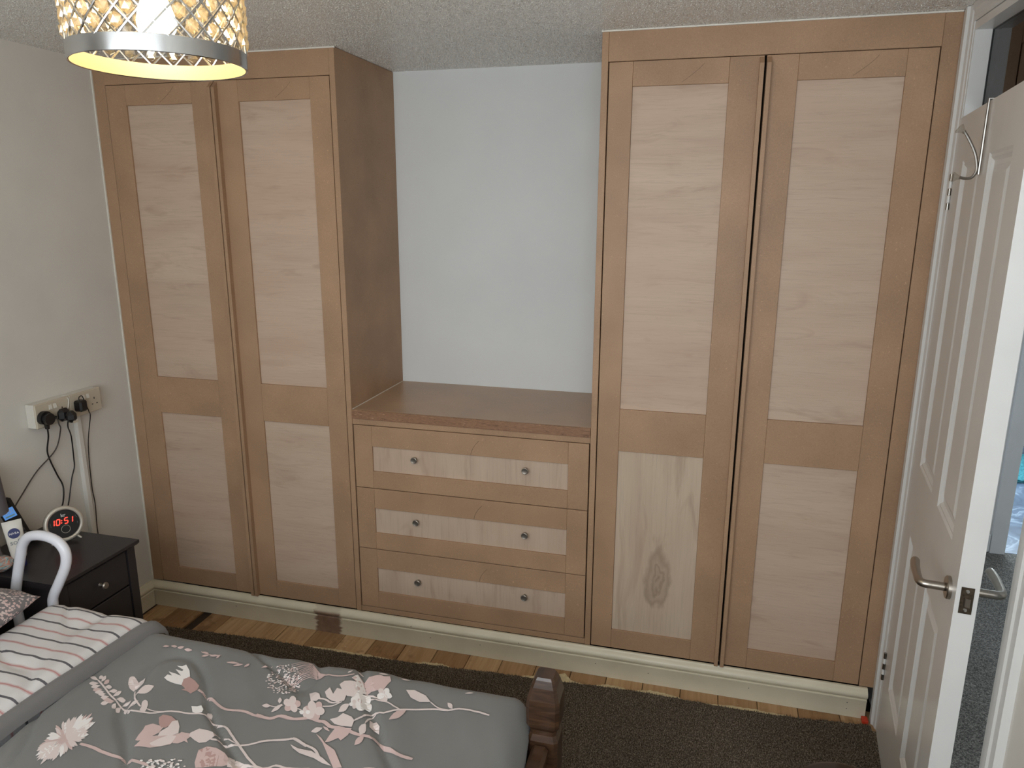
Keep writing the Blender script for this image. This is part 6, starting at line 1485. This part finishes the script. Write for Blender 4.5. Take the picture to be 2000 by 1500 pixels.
def plug(yc, zc, label, size, cable, r, cm='black_plastic', shape='round'):
    p = empty('power_plug', (XL+.046, yc, zc), label, 'plug', 'black plugs in the wall sockets')
    if shape == 'round':
        v = []
        g = G().prism([(yc+size*.5*math.cos(a)*1.05, zc+size*.5*math.sin(a)*(1.1 if math.sin(a) > 0 else .85)) for a in [k*PI/10 for k in range(20)]], 'x', XL+.0456, XL+.062)
        g.prism([(yc+size*.42*math.cos(a), zc+size*.42*math.sin(a)) for a in [k*PI/8 for k in range(16)]], 'x', XL+.062, XL+.078)
        g.prism([(yc-.007, zc-size*.3), (yc+.007, zc-size*.3), (yc+.004, zc-size*.78), (yc-.004, zc-size*.78)], 'x', XL+.052, XL+.064)
        g.part('body', 'black_plastic', p)
    elif shape == 'adaptor':
        g = G().box(XL+.0456, XL+.075, yc-size*.5, yc+size*.5, zc-size*.55, zc+size*.45, .012).box(XL+.075, XL+.112, yc-size*.42, yc+size*.42, zc-size*.62, zc+size*.30, .014)
        g.part('body', 'black_plastic', p)
        G().box(XL+.1121, XL+.113, yc-.012, yc+.010, zc-size*.60, zc-size*.42).part('rating_label', 'cream_plastic', p)
    else:
        G().box(XL+.0456, XL+.082, yc-size*.42, yc+size*.42, zc-size*.5, zc+size*.5, .006).part('body', 'black_plastic', p)
    G().tube(smooth_path(cable, 6), r, 8).part('cable', cm, p, 'all')
    return p
plug(-.468, 1.000, 'round black plug at the bed end of the sockets', .050, [(-.047, -.468, .962), (-.055, -.462, .93), (-.088, -.446, .868), (-.090, -.438, .826), (-.090, -.418, .763), (-.085, -.405, .712), (-.060, -.44, .66), (-.010, -.52, .64), (.042, -.560, .640)], .0028)
plug(-.394, .998, 'bulky black adaptor plug with a pale label between the other plugs', .048, [(-.030, -.394, .970), (-.040, -.388, .945), (-.070, -.352, .894), (-.088, -.338, .80), (-.090, -.340, .765), (-.085, -.363, .728), (-.078, -.40, .64), (-.03, -.47, .625), (.046, -.552, .625)], .0024, shape='adaptor')
plug(-.318, 1.010, 'small square black adaptor with a thin cable nearest the wardrobe', .042, [(-.040, -.325, 1.028), (-.040, -.322, 1.043), (-.042, -.306, 1.045), (-.050, -.290, 1.02), (-.054, -.272, .975), (-.066, -.258, .945), (-.097, -.255, .828), (-.098, -.264, .662), (-.098, -.260, .584), (-.098, -.266, .476), (-.098, -.264, .35), (-.098, -.266, .16)], .0018, shape='small')
g = G().tube(smooth_path([(-.052, -.432, .993), (-.040, -.429, .990), (-.036, -.428, .968), (-.066, -.398, .935), (-.088, -.412, .860), (-.088, -.500, .808), (-.080, -.575, .752), (-.066, -.630, .715), (-.058, -.648, .690)], 6), .0024, 8)
ub = empty('charging_cable', (-.088, -.5, .80), 'brown grey charging lead running from the sockets to the phone', 'cable')
g.part('lead', 'grey_cable', ub, 'all')
G().box(-.058, -.046, -.441, -.421, .988, .998, .002).part('connector', 'black_plastic', ub)
G().tube(smooth_path([(-.0595, -.356, 1.050), (-.0570, -.353, 1.040), (-.056, -.360, 1.015), (-.058, -.366, .995)], 5), .002, 8).thing('white_lead', 'white_plastic', 'short white lead hanging between the two sockets', 'cable', smooth='all')
G().prism([(XL+.0005, -.302), (XL+.014, -.300), (XL+.016, -.297), (XL+.016, -.281), (XL+.014, -.278), (XL+.0005, -.276)], 'z', .118, .9645).thing('cable_trunking', 'wall_paint', 'painted vertical cable trunking below the sockets', 'trunking')

# ------------------------------------------------------------------ ceiling pendant with crystal shade
LX, LY, LZ = 1.367, -1.430, 1.954; LR = .128; LH = .216
ld = empty('pendant_light', (LX, LY, LZ), 'pendant light with a drum shade of clear beads and chrome lattice', 'ceiling light')
T0 = Matrix.Translation((LX, LY, LZ))
G().lathe([(LR, 0), (LR+.0015, .001), (LR+.0015, .024), (LR, .025), (LR-.0015, .024), (LR-.0015, .001), (LR, 0)], 72, T0).part('bottom_band', 'chrome', ld, True)
G().lathe([(LR, LH-.025), (LR+.0015, LH-.024), (LR+.0015, LH-.001), (LR, LH), (LR-.0015, LH-.001), (LR-.0015, LH-.024), (LR, LH-.025)], 72, T0).part('top_band', 'chrome', ld, True)
G().lathe([(LR-.0018, .001), (LR-.0018, .0245), (LR-.0024, .0245), (LR-.0024, .001), (LR-.0018, .001)], 72, T0).part('band_lining', 'shade_lining', ld, True)
NC = 24; dl = 2*PI/NC; hh_ = .0180; zb_ = .022; rows = int((LH-.044)/hh_)
for s_ in (1, -1):
    g = G(); n_ = rows*2
    path = [Vector((LR*math.cos(s_*(q/2)*dl/2), LR*math.sin(s_*(q/2)*dl/2), zb_+q/2*hh_)) for q in range(n_+1)]
    me = g.tube(path, .0017, 5).mesh('lattice_wire', 'chrome', True)
    for k in range(NC): inst('lattice_wire', me, ld, Matrix.Rotation(k*dl, 4, 'Z'))
bm = bmesh.new(); bmesh.ops.create_icosphere(bm, subdivisions=1, radius=1)
for q in bm.verts: q.co = Vector((q.co.x*.0065, q.co.y*.0108, q.co.z*.0112))
bead = G().bm(bm).mesh('bead', 'crystal')
for m_ in range(0, rows+1):
    for k in range(NC):
        a = (k+(m_+1)/2)*dl; z = zb_+m_*hh_
        if z < .030 or z > LH-.03: continue
        inst('bead', bead, ld, Matrix.Rotation(a, 4, 'Z') @ Matrix.Translation((LR, 0, z)))
for k in range(3):
    a = k*2*PI/3+.4; G().tube([(LX, LY, LZ+LH-.012), (LX+LR*math.cos(a), LY+LR*math.sin(a), LZ+LH-.012)], .0016, 6).part('spider_arm', 'chrome', ld)
G().lathe([(0, LH-.050), (.020, LH-.050), (.020, LH), (.012, LH+.012), (0, LH+.012)], 20, T0).part('lamp_holder', 'white_plastic', ld, True)
G().tube([(LX, LY, LZ+LH+.012), (LX, LY, CEIL-.024)], .003, 8).part('cord', 'white_plastic', ld)
G().lathe([(0, 0), (.022, .0), (.045, .014), (.046, .0235), (0, .0235)], 28, Matrix.Translation((LX, LY, CEIL-.024))).part('ceiling_rose', 'white_plastic', ld, True)
bm = bmesh.new(); bmesh.ops.create_uvsphere(bm, u_segments=20, v_segments=14, radius=.029)
for q in bm.verts:
    if q.co.z > 0: q.co.z *= 1.9; q.co.x *= 1-.35*min(1, q.co.z/.055); q.co.y *= 1-.35*min(1, q.co.z/.055)
    q.co += Vector((LX, LY, LZ+.066))
G().bm(bm).part('bulb', 'bulb_glow', ld, 'all')

# dark stool at the near edge of the picture
sl = empty('wooden_stool', (2.600, -.938, .018), 'dark glossy wooden stool just showing at the bottom edge', 'stool')
G().lathe([(0, .400), (.095, .400), (.112, .410), (.118, .425), (.112, .440), (.098, .4475), (0, .450)], 40, Matrix.Translation((2.600, -.938, 0))).part('seat', 'stool_dark', sl, True)
for k in range(4):
    a = PI/4+k*PI/2; G().tube([(2.600+.07*math.cos(a), -.938+.07*math.sin(a), .401), (2.600+.11*math.cos(a), -.938+.11*math.sin(a), .018)], [.016, .012], 10).part('leg', 'stool_dark', sl, True)
